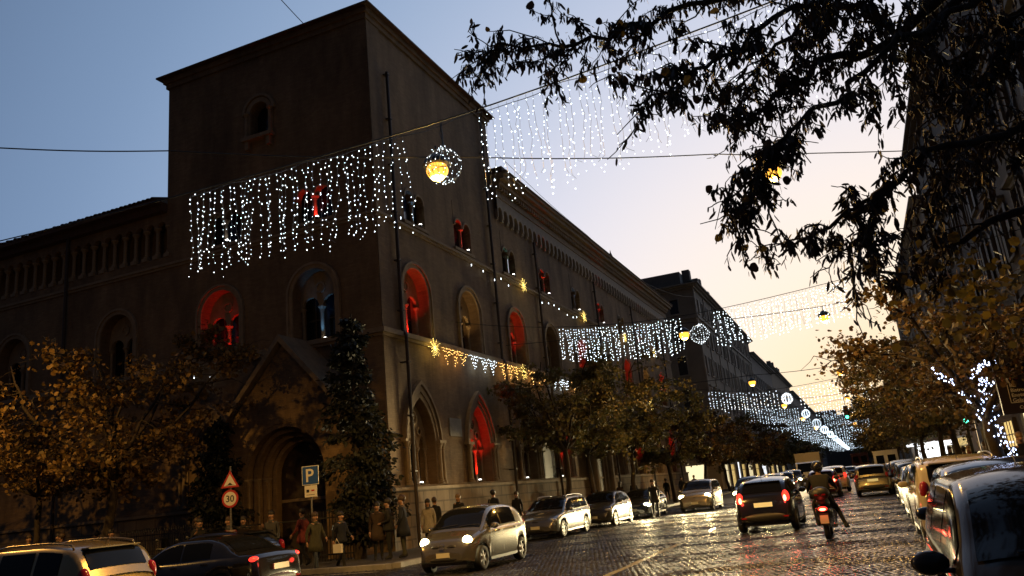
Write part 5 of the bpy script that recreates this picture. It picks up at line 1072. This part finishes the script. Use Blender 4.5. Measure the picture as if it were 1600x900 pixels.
    bs = MB(); bs.ball((X(.985), 0, .42), (.10, W*.43, .14), 18, 8); bs.build('rear_bumper', 'trim_black' if paint in ('paint_black', 'paint_olive', 'paint_dark_grey', 'paint_grey') else paint, t, True)
    p = MB(); pz = .70 if kind in ('hatch2', 'suv', 'wagon') else .62; p.box(X(1)-.03, X(1)+.01, -.25, .25, pz, pz+.12); p.build('rear_plate', 'plate_lit' if plate_lit else 'plate', t)
    if spoiler and kind in ('suv', 'wagon', 'hatch2') and detail:
        sp = MB(); s_ = K['rw'][0]; sp.box(X(s_)-.12, X(s_)+.06, -W*.3, W*.3, fr(s_)-.0, fr(s_)+.022); sp.build('roof_spoiler', paint, t)
    if rails if rails is not None else K.get('rails'):
        for sg in (1, -1):
            rr = MB(); P = []
            for s in np.linspace(K['ws'][1]+.05, K['rw'][0]-.04, 9):
                y, z = top(s, .86); P.append((X(s), sg*y, z+.055))
            y0, z0 = top(K['ws'][1]+.04, .86); y1, z1 = top(K['rw'][0]-.03, .86); P = [(X(K['ws'][1]+.04), sg*y0, z0)] + P + [(X(K['rw'][0]-.03), sg*y1, z1)]; rr.tube(P, .018, 6); rr.build('roof_rail', 'rim' if paint != 'paint_champagne' else paint, t, True)
    if detail:
        an = MB(); an.tube([(X(K['rw'][0]-.04), 0, fr(K['rw'][0])-.01), (X(K['rw'][0]+.02), 0, H+.24)], .006, 4); an.build('aerial', 'trim_black', t)
        for y0 in (-.45, .1):
            wp = MB(); P = []
            for q in range(5): s = K['ws'][0]+.004+q*.004; yv, zv = top(s, (y0+q*.12)/(W*.4)); P.append((X(s)+.012, yv, zv+.018))
            wp.tube(P, .008, 4); wp.build('wiper', 'trim_black', t)
    return t
S90 = -90
car('parked_car', 'silver rounded hatchback with lit round headlights in the foreground', 'hatch', 'paint_silver', (-9.72, 19.75), -90, 'on', round_head=True, emblem=True, scale=1.0)
car('parked_car', 'silver estate car with roof rails parked behind the rounded hatchback', 'wagon', 'paint_silver2', (-11.75, 31.2), -90, 'off', 'cars parked along the left kerb')
car('parked_car', 'dark small hatchback parked behind the silver estate', 'hatch2', 'paint_dark_grey', (-11.3, 36.6), -90, 'off', 'cars parked along the left kerb')
car('car', 'dark car with blazing headlights behind the dark small hatchback', 'sedan', 'paint_dark_blue', (-11.0, 42.4), -90, 'on')
car('car', 'beige car driving towards the camera with headlights on', 'suv', 'paint_beige', (-8.45, 45.0), -90, 'on', rails=False)
car('car', 'dark car with one headlight showing beside the beige one', 'hatch2', 'paint_dark_blue', (-5.9, 46.3), -90, 'on')
car('car', 'black hatchback seen from behind with glowing tail lights', 'hatch2', 'paint_black', (-2.85, 26.0), 90, 'off', tails='hot', plate_lit=True)
car('car', 'olive estate car seen from behind in the right lane', 'wagon', 'paint_olive', (.15, 46.6), 90, 'off', tails='off', plate_lit=True, rails=False)
car('car', 'dark hatchback with red lights just beyond the scooter rider', 'hatch2', 'paint_dark_red', (-2.3, 48.8), 90, 'off', tails='hot')
car('car', 'pale car queueing ahead of the dark red-lit hatchback', 'suv', 'paint_cream', (-2.0, 56.5), 90, 'off', tails='on', rails=False)
car('car', 'silver car further ahead in the right-hand queue', 'wagon', 'paint_silver', (-2.2, 64.5), 90, 'off', tails='on', rails=False)
car('car', 'distant dark car at the head of the visible queue', 'hatch2', 'paint_grey', (-2.3, 75), 90, 'off', tails='hot')
car('car', 'far dark car before the red-lit van', 'sedan', 'paint_black', (-1.6, 90), 90, 'off', tails='on')
car('car', 'oncoming dark car just left of the scooter rider', 'wagon', 'paint_grey', (-5.8, 55.5), -90, 'on', rails=False)
car('car', 'oncoming pale car two cars behind the dark one', 'hatch', 'paint_silver', (-5.7, 64), -90, 'dim')
car('car', 'oncoming car with white headlights near the truck', 'suv', 'paint_dark_grey', (-5.9, 74), -90, 'on', rails=False)
car('car', 'small oncoming car behind the white-lit one', 'hatch2', 'paint_black', (-6.1, 88), -90, 'on')
car('car', 'farthest oncoming car with dim lights', 'sedan', 'paint_grey', (-6.0, 104), -90, 'dim')
PK = 'cars parked along the right kerb'
car('parked_car', 'cream car with roof bars parked tail to camera on the right', 'suv', 'paint_cream', (1.62, 19.6), 90, 'off', PK, rails=True)
car('parked_car', 'dark car parked in front of the cream one showing its red tail light', 'hatch2', 'paint_dark_grey', (1.65, 25.4), 90, 'off', PK, tails='off')
car('parked_car', 'pale saloon third in the right parked row', 'sedan', 'paint_silver2', (1.75, 31.0), 90, 'off', PK)
car('parked_car', 'dark estate fourth in the right parked row', 'wagon', 'paint_black', (1.8, 36.6), 90, 'off', PK, rails=False)
car('parked_car', 'grey hatchback fifth in the right parked row', 'hatch', 'paint_grey', (1.85, 42.0), 90, 'off', PK)
car('parked_car', 'beige car sixth in the right parked row', 'suv', 'paint_beige', (1.85, 47.6), 90, 'off', PK, rails=False)
car('parked_car', 'dark car seventh in the right parked row', 'hatch2', 'paint_dark_blue', (1.85, 53.0), 90, 'off', PK)
car('parked_car', 'silver car eighth in the right parked row', 'wagon', 'paint_silver', (1.85, 59.0), 90, 'off', PK, rails=False)
car('parked_car', 'dark car with black wing mirror parked behind the nearest grey one', 'hatch', 'paint_black', (1.42, 11.3), -90, 'off', PK)
car('parked_car', 'grey car parked facing the camera with big dark windscreen, nearest on the right', 'wagon', 'paint_dusty', (1.2, 6.5), -90, 'off', PK, rails=False)
car('car', 'champagne car with roof rails cut by the lower left corner', 'suv', 'paint_champagne', (-14.0, 10.6), 180, 'off', 'cars in the side street', tails='off')
car('car', 'black saloon with red tail light crossing the lower left', 'sedan', 'paint_black', (-14.4, 15.0), 180, 'off', 'cars in the side street', tails='on')
car('parked_car', 'dark car parked by the side street kerb below the parking sign', 'hatch2', 'paint_black', (-17.7, 19.0), 180, 'off', 'cars in the side street')
# lorry and vans
def boxvan(name, label, loc, head, paint, L, W, H, cab, box, lights=None, tails=None, cat='truck'):
    t = thing(name, label, cat, (loc[0], loc[1], .02), R(head)); m = MB(); m.box(-L/2, L/2-cab-.1, -W/2, W/2, .75, H); m.box(-L/2+.02, L/2-cab-.12, -W/2-.02, W/2+.02, H-.1, H+.02); m.build('cargo_box', box, t)
    m = MB(); x0 = L/2-cab; m.grid([[(x0+q[0], s*W/2*.94, q[1]) for q in ((0, .4), (cab*.98, .4), (cab, .9), (cab*.93, 1.25), (cab*.6, 2.1), (cab*.45, 2.2), (0, 2.2))] for s in (-1, -.98, .98, 1)]); 
    for s in (-1, 1): m.add([(x0+q[0], s*W/2*.94, q[1]) for q in ((0, .4), (cab*.98, .4), (cab, .9), (cab*.93, 1.25), (cab*.6, 2.1), (cab*.45, 2.2), (0, 2.2))], [tuple(range(7))])
    m.build('cab', paint, t); m = MB(); m.quad((x0+cab*.92, -W*.41, 1.32), (x0+cab*.92, W*.41, 1.32), (x0+cab*.625, W*.39, 2.08), (x0+cab*.625, -W*.39, 2.08)); m.build('windscreen', 'glass_car', t)
    for s in (-1, 1):
        m = MB(); m.add([(x0+.2, s*(W/2*.94+.006), 1.3), (x0+cab*.85, s*(W/2*.94+.006), 1.3), (x0+cab*.58, s*(W/2*.94+.006), 2.0), (x0+.2, s*(W/2*.94+.006), 2.0)], [(0, 1, 2, 3)]); m.build('side_window', 'glass_car', t)
        m = MB(); m.ball((x0+cab*.98, s*W*.38, .85), (.05, .16, .1), 10, 8); m.build('headlight', 'head_on' if lights else 'head_off', t, True)
        m = MB(); m.box(-L/2-.03, -L/2+.02, s*W*.42-.12, s*W*.42+.12, .62, 1.1); m.build('tail_light', 'tail_hot' if tails else 'tail_off', t)
        m = MB(); m.box(x0+cab*.7, x0+cab*.8, s*(W/2+.05)-.1, s*(W/2+.05)+.1, 1.4, 1.75); m.build('wing_mirror', 'trim_black', t)
    tm, rm = wheel_meshes(.4, 0)
    for xq in (L/2-cab*.55, -L/2+1.1):
        for s in (-1, 1): wv = thing('wheel', None, None, (xq, s*(W/2-.14), .4), 0 if s > 0 else math.pi, None, t); link('tyre', tm, wv); link('rim', rm, wv)
    m = MB(); m.box(-L/2+.1, L/2-.1, -W/2+.3, W/2-.3, .35, .76); m.build('chassis', 'trim_black', t)
    m = MB(); m.box(L/2-.03, L/2+.03, -W*.45, W*.45, .38, .62); m.build('bumper', 'trim_black', t)
    for s in (-1, 1):
        m = MB(); m.box(-L/2-.02, -L/2-.002, s*W*.235-W*.215, s*W*.235+W*.215, .85, H-.2); dr_ = m.build('rear_door', box, t); m = MB(); m.box(-L/2-.03, -L/2-.021, s*W*.235-W*.16, s*W*.235+W*.16, H*.55, H-.4); m.build('rear_pane', 'glass_car', dr_)
    m = MB(); m.box(-L/2-.035, -L/2+.03, -.26, .26, .62, .74); m.build('rear_plate', 'plate', t); m = MB(); m.box(-L/2-.08, -L/2, -W*.46, W*.46, .42, .58); m.build('rear_step', 'trim_black', t)
    return t
boxvan('box_truck', 'pale box truck driving towards the camera far ahead', (-4.9, 82), -90, 'paint_white', 6.5, 2.2, 3.0, 1.9, 'paint_cream', lights=True)
boxvan('delivery_van', 'white van parked far down on the right', (1.7, 82), 90, 'paint_white', 5.4, 2.0, 2.5, 1.9, 'paint_white', cat='van')
boxvan('delivery_van', 'red-lit van far ahead in the traffic', (-.6, 118), 90, 'paint_dark_red', 5.4, 2.1, 2.9, 1.9, 'paint_dark_red', tails=True, cat='van')
# ------------------------------------------------------------------ scooters
def scooter(name, label, loc, head, paint='paint_black', tails='on', box=True, lean=0):
    t = thing(name, label, 'scooter', (loc[0], loc[1], .02), R(head), 'scooters'); t.rotation_euler = (R(lean), 0, R(head))
    tm, rm = wheel_meshes(.25, 0)
    for x in (-.66, .66):
        wv = thing('wheel', None, None, (x, 0, .25), 0, None, t); o = link('tyre', tm, wv); o.scale = (1, .6, 1); o = link('rim', rm, wv); o.scale = (1, .6, 1); o2 = link('rim', rm, wv, None, (0, 0, math.pi)); o2.scale = (1, .6, 1)
    m = MB(); m.grid([[(x, w*math.cos(a), z0+(z1-z0)*(.5+.5*math.sin(a))) for a in np.linspace(-math.pi/2, 1.5*math.pi, 13)] for x, w, z0, z1 in ((-.98, .05, .62, .74), (-.9, .15, .5, .8), (-.6, .2, .38, .82), (-.2, .2, .3, .78), (.05, .19, .22, .5), (.3, .18, .22, .36), (.42, .18, .24, .4))]); m.build('rear_body', paint, t, True)
    m = MB(); m.grid([[(x+.12*(abs(v)**2)*-1, v*w, z) for v in np.linspace(-1, 1, 9)] for x, w, z in ((.46, .2, .25), (.56, .24, .5), (.56, .25, .75), (.5, .2, .98), (.47, .14, 1.06))]); m.build('leg_shield', paint, t, True)
    m = MB(); m.tube([(-.88, 0, .86), (-.5, 0, .82), (-.1, 0, .80), (.05, 0, .76)], [.09, .15, .16, .1], 10); m.build('seat', 'trim_black', t, True)
    m = MB(); m.tube([(.66, 0, .25), (.56, 0, .7), (.48, 0, 1.08)], .035, 8); m.tube([(.42, -.34, 1.08), (.48, 0, 1.1), (.42, .34, 1.08)], .018, 6); m.build('handlebar', 'trim_black', t)
    for g in (-1, 1): m = MB(); m.tube([(.45, g*.3, 1.1), (.43, g*.36, 1.32)], .008, 4); m.ball((.43, g*.37, 1.35), (.02, .07, .05), 8, 6); m.build('mirror', 'trim_black', t)
    m = MB(); m.ball((-.97, 0, .70), (.05, .11, .055), 10, 8); tl = m.build('tail_light', 'tail_on' if tails == 'on' else 'tail_off', t, True)
    if tails == 'on': m = MB(); m.ball((-1.0, 0, .69), (.03, .075, .03), 10, 8); m.build('lit_bulb', 'tail_hot', tl); lamp('POINT', (-1.2, 0, .7), 2.5, (1, .05, .03), t, .05)
    m = MB(); m.box(-1.0, -.985, -.09, .09, .38, .56, 0); m.build('rear_plate', 'plate', t); m = MB(); m.box(-.99, -.95, -.1, .1, .34, .6); m.box(-.9, -.5, -.08, .08, .46, .56); m.build('mudguard', 'trim_black', t)
    m = MB(); m.tube([(-.2, -.14, .26), (-.6, -.2, .3), (-.92, -.21, .36)], [.03, .05, .055], 8); m.build('exhaust', 'chrome', t, True)
    m = MB(); m.ball((.62, 0, .86), (.05, .1, .07), 10, 8); m.build('headlamp', 'head_off', t, True)
    m = MB(); m.grid([[(.5-.12*k/4-.05*abs(v)**2, v*(.2-.02*k), 1.06+.09*k) for v in np.linspace(-1, 1, 7)] for k in range(5)]); m.build('windshield', 'glass_car', t, True)
    if box:
        m = MB(); m.grid([[(x, w*math.cos(a), 1.04+h*math.sin(a)) for a in np.linspace(0, 2*math.pi, 17)] for x, w, h in ((-1.12, .02, .02), (-1.1, .17, .11), (-1.0, .21, .15), (-.8, .21, .16), (-.7, .18, .13), (-.68, .02, .02))]); bx_ = m.build('top_box', 'trim_black', t, True); m = MB(); m.box(-1.115, -1.09, -.12, .12, 1.0, 1.035); m.build('reflector_strip', 'tail_off', bx_)
        m = MB(); m.box(-1.0, -.7, -.08, .08, .84, .92); m.build('carrier', 'iron', t)
    return t
scooter('scooter', 'black scooter with glowing tail light ridden up the right lane', (-1.1, 21.2), 90, tails='on', lean=0)
scooter('scooter', 'dark scooter parked at the kerb among the left crowd', (-19.9, 20.0), 100, 'paint_grey', 'off', True, 4)
scooter('scooter', 'second dark scooter parked near the kerb beside the first', (-21.2, 20.0), 100, 'paint_dark_grey', 'off', False, 4)

# ------------------------------------------------------------------ people
mat('skin', (.30, .17, .11), .6); mat('hair_dark', (.012, .009, .007), .6); mat('hair_brown', (.04, .022, .012), .6); mat('hair_fair', (.16, .10, .05), .6); mat('eye', (.01, .01, .01), .3); mat('helmet', (.01, .01, .012), .25, coat=.5)
CL = {}
for nm, c in (('black', (.006, .006, .0065)), ('navy', (.007, .010, .02)), ('grey', (.05, .05, .05)), ('brown', (.035, .02, .012)), ('pale', (.32, .29, .24)), ('red', (.12, .015, .015)), ('olive', (.045, .045, .025)), ('denim', (.03, .045, .08))): mat('cloth_'+nm, c, .9, col2=tuple(q*.7 for q in c), scale=14)
def body_mesh(pose, seed):
    """continuous skinned figure; returns mesh with slots coat, trousers, skin, shoes and the head centre"""
    J = dict(pelvis=(0, 0, .96), waist=(0, 0, 1.1), chest=(0, .01, 1.32), neck0=(0, .0, 1.48), neck=(0, .015, 1.54), head0=(0, .03, 1.60), head1=(0, .02, 1.67), head2=(0, .01, 1.74))
    for s, g in (('l', 1), ('r', -1)):
        J['sh'+s] = (g*.18, -.005, 1.43); J['el'+s] = (g*.24, -.03, 1.15); J['wr'+s] = (g*.25, .05, .90); J['hip'+s] = (g*.095, 0, .90); J['kn'+s] = (g*.10, .02, .50); J['an'+s] = (g*.10, -.02, .09); J['toe'+s] = (g*.12, .17, .045); J['heel'+s] = (g*.1, -.06, .04)
    J.update(pose)
    RD = dict(pelvis=.155, waist=.145, chest=.165, neck0=.085, neck=.056, head0=.072, head1=.094, head2=.07, sh=.078, el=.055, wr=.036, hip=.105, kn=.066, an=.045, toe=.036, heel=.042)
    names = list(J); verts = [J[n] for n in names]; rad = [RD.get(n, RD.get(n[:-1], .05)) for n in names]; ix = {n: i for i, n in enumerate(names)}
    ed = [('pelvis', 'waist'), ('waist', 'chest'), ('chest', 'neck0'), ('neck0', 'neck'), ('neck', 'head0'), ('head0', 'head1'), ('head1', 'head2')]
    for s in 'lr': ed += [('chest', 'sh'+s), ('sh'+s, 'el'+s), ('el'+s, 'wr'+s), ('pelvis', 'hip'+s), ('hip'+s, 'kn'+s), ('kn'+s, 'an'+s), ('an'+s, 'toe'+s), ('an'+s, 'heel'+s)]
    E = [(ix[a], ix[c]) for a, c in ed]; kind = {}
    def addv(p, r, par): verts.append(tuple(p)); rad.append(r); E.append((par, len(verts)-1)); return len(verts)-1
    hd = []
    nose = addv(Vector(J['head1'])+Vector((0, .115, -.025)), .018, ix['head1']); hd.append(nose)
    for g in (1, -1): hd.append(addv(Vector(J['head1'])+Vector((g*.098, -.005, -.01)), .016, ix['head1']))
    for s, g in (('l', 1), ('r', -1)):
        w = Vector(J['wr'+s]); d = (w-Vector(J['el'+s])).normalized(); sd = d.cross(Vector((0, 1, .2))).normalized(); up = sd.cross(d)
        pm = addv(w+d*.055, .032, ix['wr'+s]); hd.append(pm); p2 = addv(w+d*.095, .03, pm); hd.append(p2)
        for k, (o, l) in enumerate(((-.03, .062), (-.01, .075), (.01, .072), (.03, .055))):
            b0 = addv(w+d*.125+up*o*1.15, .0095, p2); b1 = addv(w+d*(.125+l*.5)+up*o*1.2+sd*g*-.012, .009, b0); b2 = addv(w+d*(.125+l*.85)+up*o*1.1+sd*g*-.035, .008, b1); hd += [b0, b1, b2]
        t0 = addv(w+d*.06+up*.045, .011, pm); t1 = addv(w+d*.10+up*.062-sd*g*.012, .0095, t0); hd += [t0, t1]
    me = bpy.data.meshes.new('person_skeleton'); me.from_pydata(verts, E, []); o = bpy.data.objects.new('person_skeleton', me); COL.objects.link(o)
    o.modifiers.new('skin', 'SKIN'); sv = me.skin_vertices[0].data
    for i, r_ in enumerate(rad):
        k = 1.0; ry = r_
        if i < len(names):
            n = names[i]
            if n == 'chest': sv[i].radius = (.19, .125); continue
            if n in ('waist', 'pelvis'): sv[i].radius = (.165, .125); continue
        sv[i].radius = (r_, ry)
    sv[0].use_root = True
    ss = o.modifiers.new('sub', 'SUBSURF'); ss.levels = 1; ss.render_levels = 1
    dg = bpy.context.evaluated_depsgraph_get(); out = bpy.data.meshes.new_from_object(o.evaluated_get(dg)); bpy.data.objects.remove(o); out.name = 'body'
    out.materials.clear()
    for mm in ('cloth_black', 'cloth_navy', 'skin', 'tyre'): out.materials.append(MATS[mm])
    V = np.array(verts); A = np.array([V[a] for a, c in E]); Bv = np.array([V[c] for a, c in E]); AB = Bv-A; LL = (AB**2).sum(1)+1e-9
    hs_ = set(hd); segm = []
    for (a, c) in E:
        na = names[a] if a < len(names) else '#'; nc = names[c] if c < len(names) else '#'
        if a in hs_ or c in hs_ or nc.startswith('head') or nc == 'neck': segm.append(2)
        elif nc.startswith(('toe', 'heel')): segm.append(3)
        elif nc.startswith(('kn', 'an')): segm.append(1)
        elif nc.startswith('hip'): segm.append(0)
        else: segm.append(0)
    cs = np.array([p.center for p in out.polygons]); mi = []
    for c in cs:
        tt = np.clip(((c-A)*AB).sum(1)/LL, 0, 1); d = ((A+AB*tt[:, None]-c)**2).sum(1); k = int(d.argmin()); q = segm[k]
        if q == 1 and E[k][1] < len(names) and names[E[k][1]].startswith('kn') and tt[k] < .28: q = 0
        mi.append(q)
    out.polygons.foreach_set('material_index', mi); out.polygons.foreach_set('use_smooth', [True]*len(out.polygons)); out.update()
    return out, Vector(J['head1']), Vector(J['head2'])
POSES = [ {}, dict(knl=(.1, .16, .52), anl=(.1, .20, .12), toel=(.11, .38, .07), heell=(.1, .16, .05), knr=(-.1, -.05, .5), anr=(-.1, -.32, .16), toer=(-.11, -.16, .05), heelr=(-.1, -.36, .1), ell=(.25, -.12, 1.17), wrl=(.24, -.12, .93), elr=(-.25, .06, 1.17), wrr=(-.22, .24, 1.02)),
  dict(ell=(.27, -.02, 1.18), wrl=(.12, .2, 1.12), elr=(-.27, -.02, 1.18), wrr=(-.1, .21, 1.10)), dict(ell=(.26, .0, 1.18), wrl=(.17, .22, 1.32), knr=(-.12, .06, .5), anr=(-.15, .02, .09), toer=(-.19, .2, .045), heelr=(-.15, -.04, .04)),
  dict(elr=(-.27, .02, 1.17), wrr=(-.2, .14, .98), anl=(.15, .0, .09), toel=(.2, .18, .045), heell=(.14, -.06, .04), knl=(.13, .03, .5)) ]
BM = [body_mesh(p, i) for i, p in enumerate(POSES)]
SEAT = dict(pelvis=(0, -.28, .93), waist=(0, -.24, 1.07), chest=(0, -.17, 1.28), neck0=(0, -.14, 1.43), neck=(0, -.12, 1.49), head0=(0, -.1, 1.55), head1=(0, -.1, 1.62), head2=(0, -.11, 1.69))
for s, g in (('l', 1), ('r', -1)): SEAT.update({'sh'+s: (g*.185, -.17, 1.39), 'el'+s: (g*.3, .06, 1.17), 'wr'+s: (g*.33, .28, 1.11), 'hip'+s: (g*.11, -.26, .88), 'kn'+s: (g*.24, .16, .74), 'an'+s: (g*.2, .02, .33), 'toe'+s: (g*.21, .2, .28), 'heel'+s: (g*.2, -.05, .28)})
SEAT.update(knl=(.27, .12, .66), anl=(.40, -.02, .27), toel=(.46, .15, .19), heell=(.40, -.08, .20))
BS = body_mesh(SEAT, 9)
def person(label, loc, face, pose=0, coat='black', legs='navy', hair='hair_dark', group='pedestrians', h=1.0, z=KH+.0, long_hair=False, helmet=False, bag=None, bmesh_=None):
    me, h1, h2 = bmesh_ or BM[pose]; t = thing('person', label, 'person', (loc[0], loc[1], z), R(face-90), group); t.scale = (h,)*3
    o = link('body', me, t)
    for i, mm in enumerate(('cloth_'+coat, 'cloth_'+legs)): o.material_slots[i].link = 'OBJECT'; o.material_slots[i].material = MATS[mm]
    m = MB(); c = h1+Vector((0, -.015, .03)); M = Matrix.Rotation(R(-18), 4, 'X')
    if helmet:
        m.ball(c+Vector((0, .01, -.01)), (.135, .155, .14), 14, 10); m.build('helmet', 'helmet', t, True)
    else:
        m.ball(c+Vector((0, -.012, .042)), (.108, .122, .112), 12, 9, 0, M); 
        if long_hair: m.ball(c+Vector((0, -.05, -.13)), (.1, .075, .16), 10, 8)
        m.build('hair', hair, t, True)
    if bmesh_ is None:
        # coat skirt with its own hem, flared over the hips
        zh = (.62, .74, .86)[sum(map(ord, label)) % 3]; m = MB(); fl = 1.0+.22*(1.0-zh)/.4
        m.grid([[(rx*math.cos(a), ry*math.sin(a)+.0, z) for a in np.linspace(0, 2*math.pi, 19)] for rx, ry, z in ((.175, .135, 1.14), (.19, .15, 1.0), (.2*fl, .165*fl, (zh+1.0)/2), (.205*fl+.01, .172*fl+.01, zh), (.19*fl, .155*fl, zh+.005))]); m.build('coat_skirt', 'cloth_'+coat, t, True)
        m = MB(); m.grid([[(rx*math.cos(a), ry*math.sin(a)+.005, z) for a in np.linspace(0, 2*math.pi, 15)] for rx, ry, z in ((.115, .105, 1.45), (.09, .088, 1.50), (.082, .082, 1.545), (.07, .07, 1.54))]); m.build('collar', 'cloth_'+(coat if len(label) % 3 else 'grey'), t, True)
    m = MB()
    for g in (1, -1): m.ball(h1+Vector((g*.034, .088, .0)), (.012, .008, .007), 6, 5)
    m.box(h1.x-.024, h1.x+.024, h1.y+.078, h1.y+.09, h1.z-.068, h1.z-.06); m.build('face_features', 'eye', t)
    if bag: m = MB(); m.box(.2, .3, -.08, .26, .55, .82); m.tube([(.25, -.02, .82), (.26, .05, 1.0), (.25, .16, .82)], .008, 4); tag(m.build('shoulder_bag', bag, t), None)
    return t
person('scooter rider in black with helmet leaning over the handlebars', (-1.1, 21.2), 90, coat='black', legs='black', group='riders', helmet=True, bmesh_=BS, z=.02)
P_ = person
P_('person in a long dark coat standing at the palace corner, left of three', (-14.55, 22.6), -60, 0, 'brown', 'black', h=.98)
P_('person in a black jacket at the palace corner, middle of three', (-14.2, 22.7), -150, 2, 'black', 'black', h=1.02)
P_('tall person in dark jacket with pale trousers at the corner, right of three', (-13.85, 23.0), 200, 4, 'navy', 'olive', 'hair_brown', h=1.05)
P_('person in dark clothes crossing before the parking sign', (-15.9, 21.2), -20, 1, 'olive', 'denim', 'hair_brown', long_hair=True, h=.97, z=.02)
P_('person carrying a pale shopping bag near the corner', (-15.1, 21.4), -10, 1, 'navy', 'black', bag='sign_white', h=.94, z=.02)
P_('person walking in black by the portal railing', (-17.3, 22.4), 180, 1, 'red', 'black')
P_('person with a lit face beside the parking sign pole', (-18.4, 22.2), -80, 3, 'grey', 'denim', h=1.02)
for k, (x, y, f, po, co, lb) in enumerate(((-19.4, 22.0, -60, 2, 'black', 'person in black left of the speed limit sign'), (-20.3, 22.3, -120, 0, 'grey', 'person in grey beside the parked scooters'), (-21.2, 21.9, -40, 3, 'black', 'person behind the parked scooters with raised hand'), (-22.0, 22.6, 10, 4, 'navy', 'person in navy near the left tree trunk'),
        (-24.2, 20.9, -20, 2, 'black', 'person just right of the left tree trunk'), (-26.6, 20.9, 190, 0, 'brown', 'dark-haired person left of the left tree trunk'), (-27.4, 21.4, -70, 2, 'black', 'tall person standing behind the champagne car'), (-28.3, 20.9, -10, 4, 'navy', 'leftmost person above the champagne car'), (-26.9, 22.6, 170, 0, 'grey', 'person half hidden in the left crowd'))):
    P_(lb, (x, y), f, po, co, 'black', ['hair_dark', 'hair_brown'][k % 2], 'crowd on the left', .97+.02*(k % 4), long_hair=k % 3 == 0)
for k, (x, y, f, po, co, lb) in enumerate(((-14.6, 26.0, -70, 0, 'pale', 'person in a pale top behind the silver hatchback'), (-15.2, 27.6, 100, 1, 'black', 'person walking away along the palace plinth'), (-14.7, 28.6, -90, 1, 'black', 'person walking past behind the silver hatchback roof'), (-14.4, 31.2, 90, 1, 'navy', 'person between the silver hatchback and the estate'),
        (-14.3, 33.4, -90, 0, 'black', 'person standing left of the silver estate'), (-14.9, 46.5, -90, 1, 'black', 'person before the street door of the palace'), (-14.6, 51, 90, 1, 'brown', 'person in brown past the street door'), (-14.8, 55, -90, 1, 'black', 'person walking below the red windows'), (-14.3, 59, -90, 1, 'grey', 'person in grey below the far red windows'), (-14.6, 64, 90, 1, 'black', 'person beneath the sixth street window'), (-14.4, 69, -90, 0, 'navy', 'person near the end of the palace wing'), (-14.5, 75, -90, 1, 'red', 'person in red by the side street'), (-14.6, 82, 90, 1, 'black', 'person crossing towards the lit shops'))):
    P_(lb, (x, y), f, po, co, 'black', ['hair_dark', 'hair_brown', 'hair_fair'][k % 3], 'pedestrians along the palace', .96+.025*(k % 4), long_hair=k % 2 == 0)
P_('person in black standing in the road before the beige car', (-9.55, 39.0), -80, 1, 'black', 'black', 'hair_brown', long_hair=True, z=.02)
for k, (x, y, f, po, co, lb) in enumerate(((3.9, 17.3, -100, 1, 'black', 'fair person in a dark coat at the right edge'), (3.4, 17.9, -80, 0, 'brown', 'person in brown beside the fairy-lit trunk'), (4.6, 23.0, 90, 1, 'black', 'person walking past the amber shop light'), (3.9, 25.5, -90, 1, 'navy', 'person in navy behind the fairy-lit trunk'), (4.5, 27.4, -90, 2, 'black', 'person in black above the cream car'), (3.6, 30.0, 90, 1, 'grey', 'person in grey above the cream car roof'),
        (4.3, 32.5, -90, 0, 'black', 'person standing under the rusty tree'), (4.9, 35.2, -90, 1, 'brown', 'person in brown under the bushy tree'), (3.8, 38.5, 90, 1, 'black', 'person beneath the green-brown tree'), (4.4, 42.5, -90, 1, 'red', 'person in dark red before the stall'), (4.9, 46.0, 90, 1, 'black', 'person left of the lit stall'), (4.2, 49.0, -90, 1, 'navy', 'person in navy at the lit stall'))):
    P_(lb, (x, y), f, po, co, 'black', ['hair_fair', 'hair_dark', 'hair_brown'][k % 3], 'pedestrians on the right pavement', .97+.025*(k % 4), long_hair=k % 2 == 1)
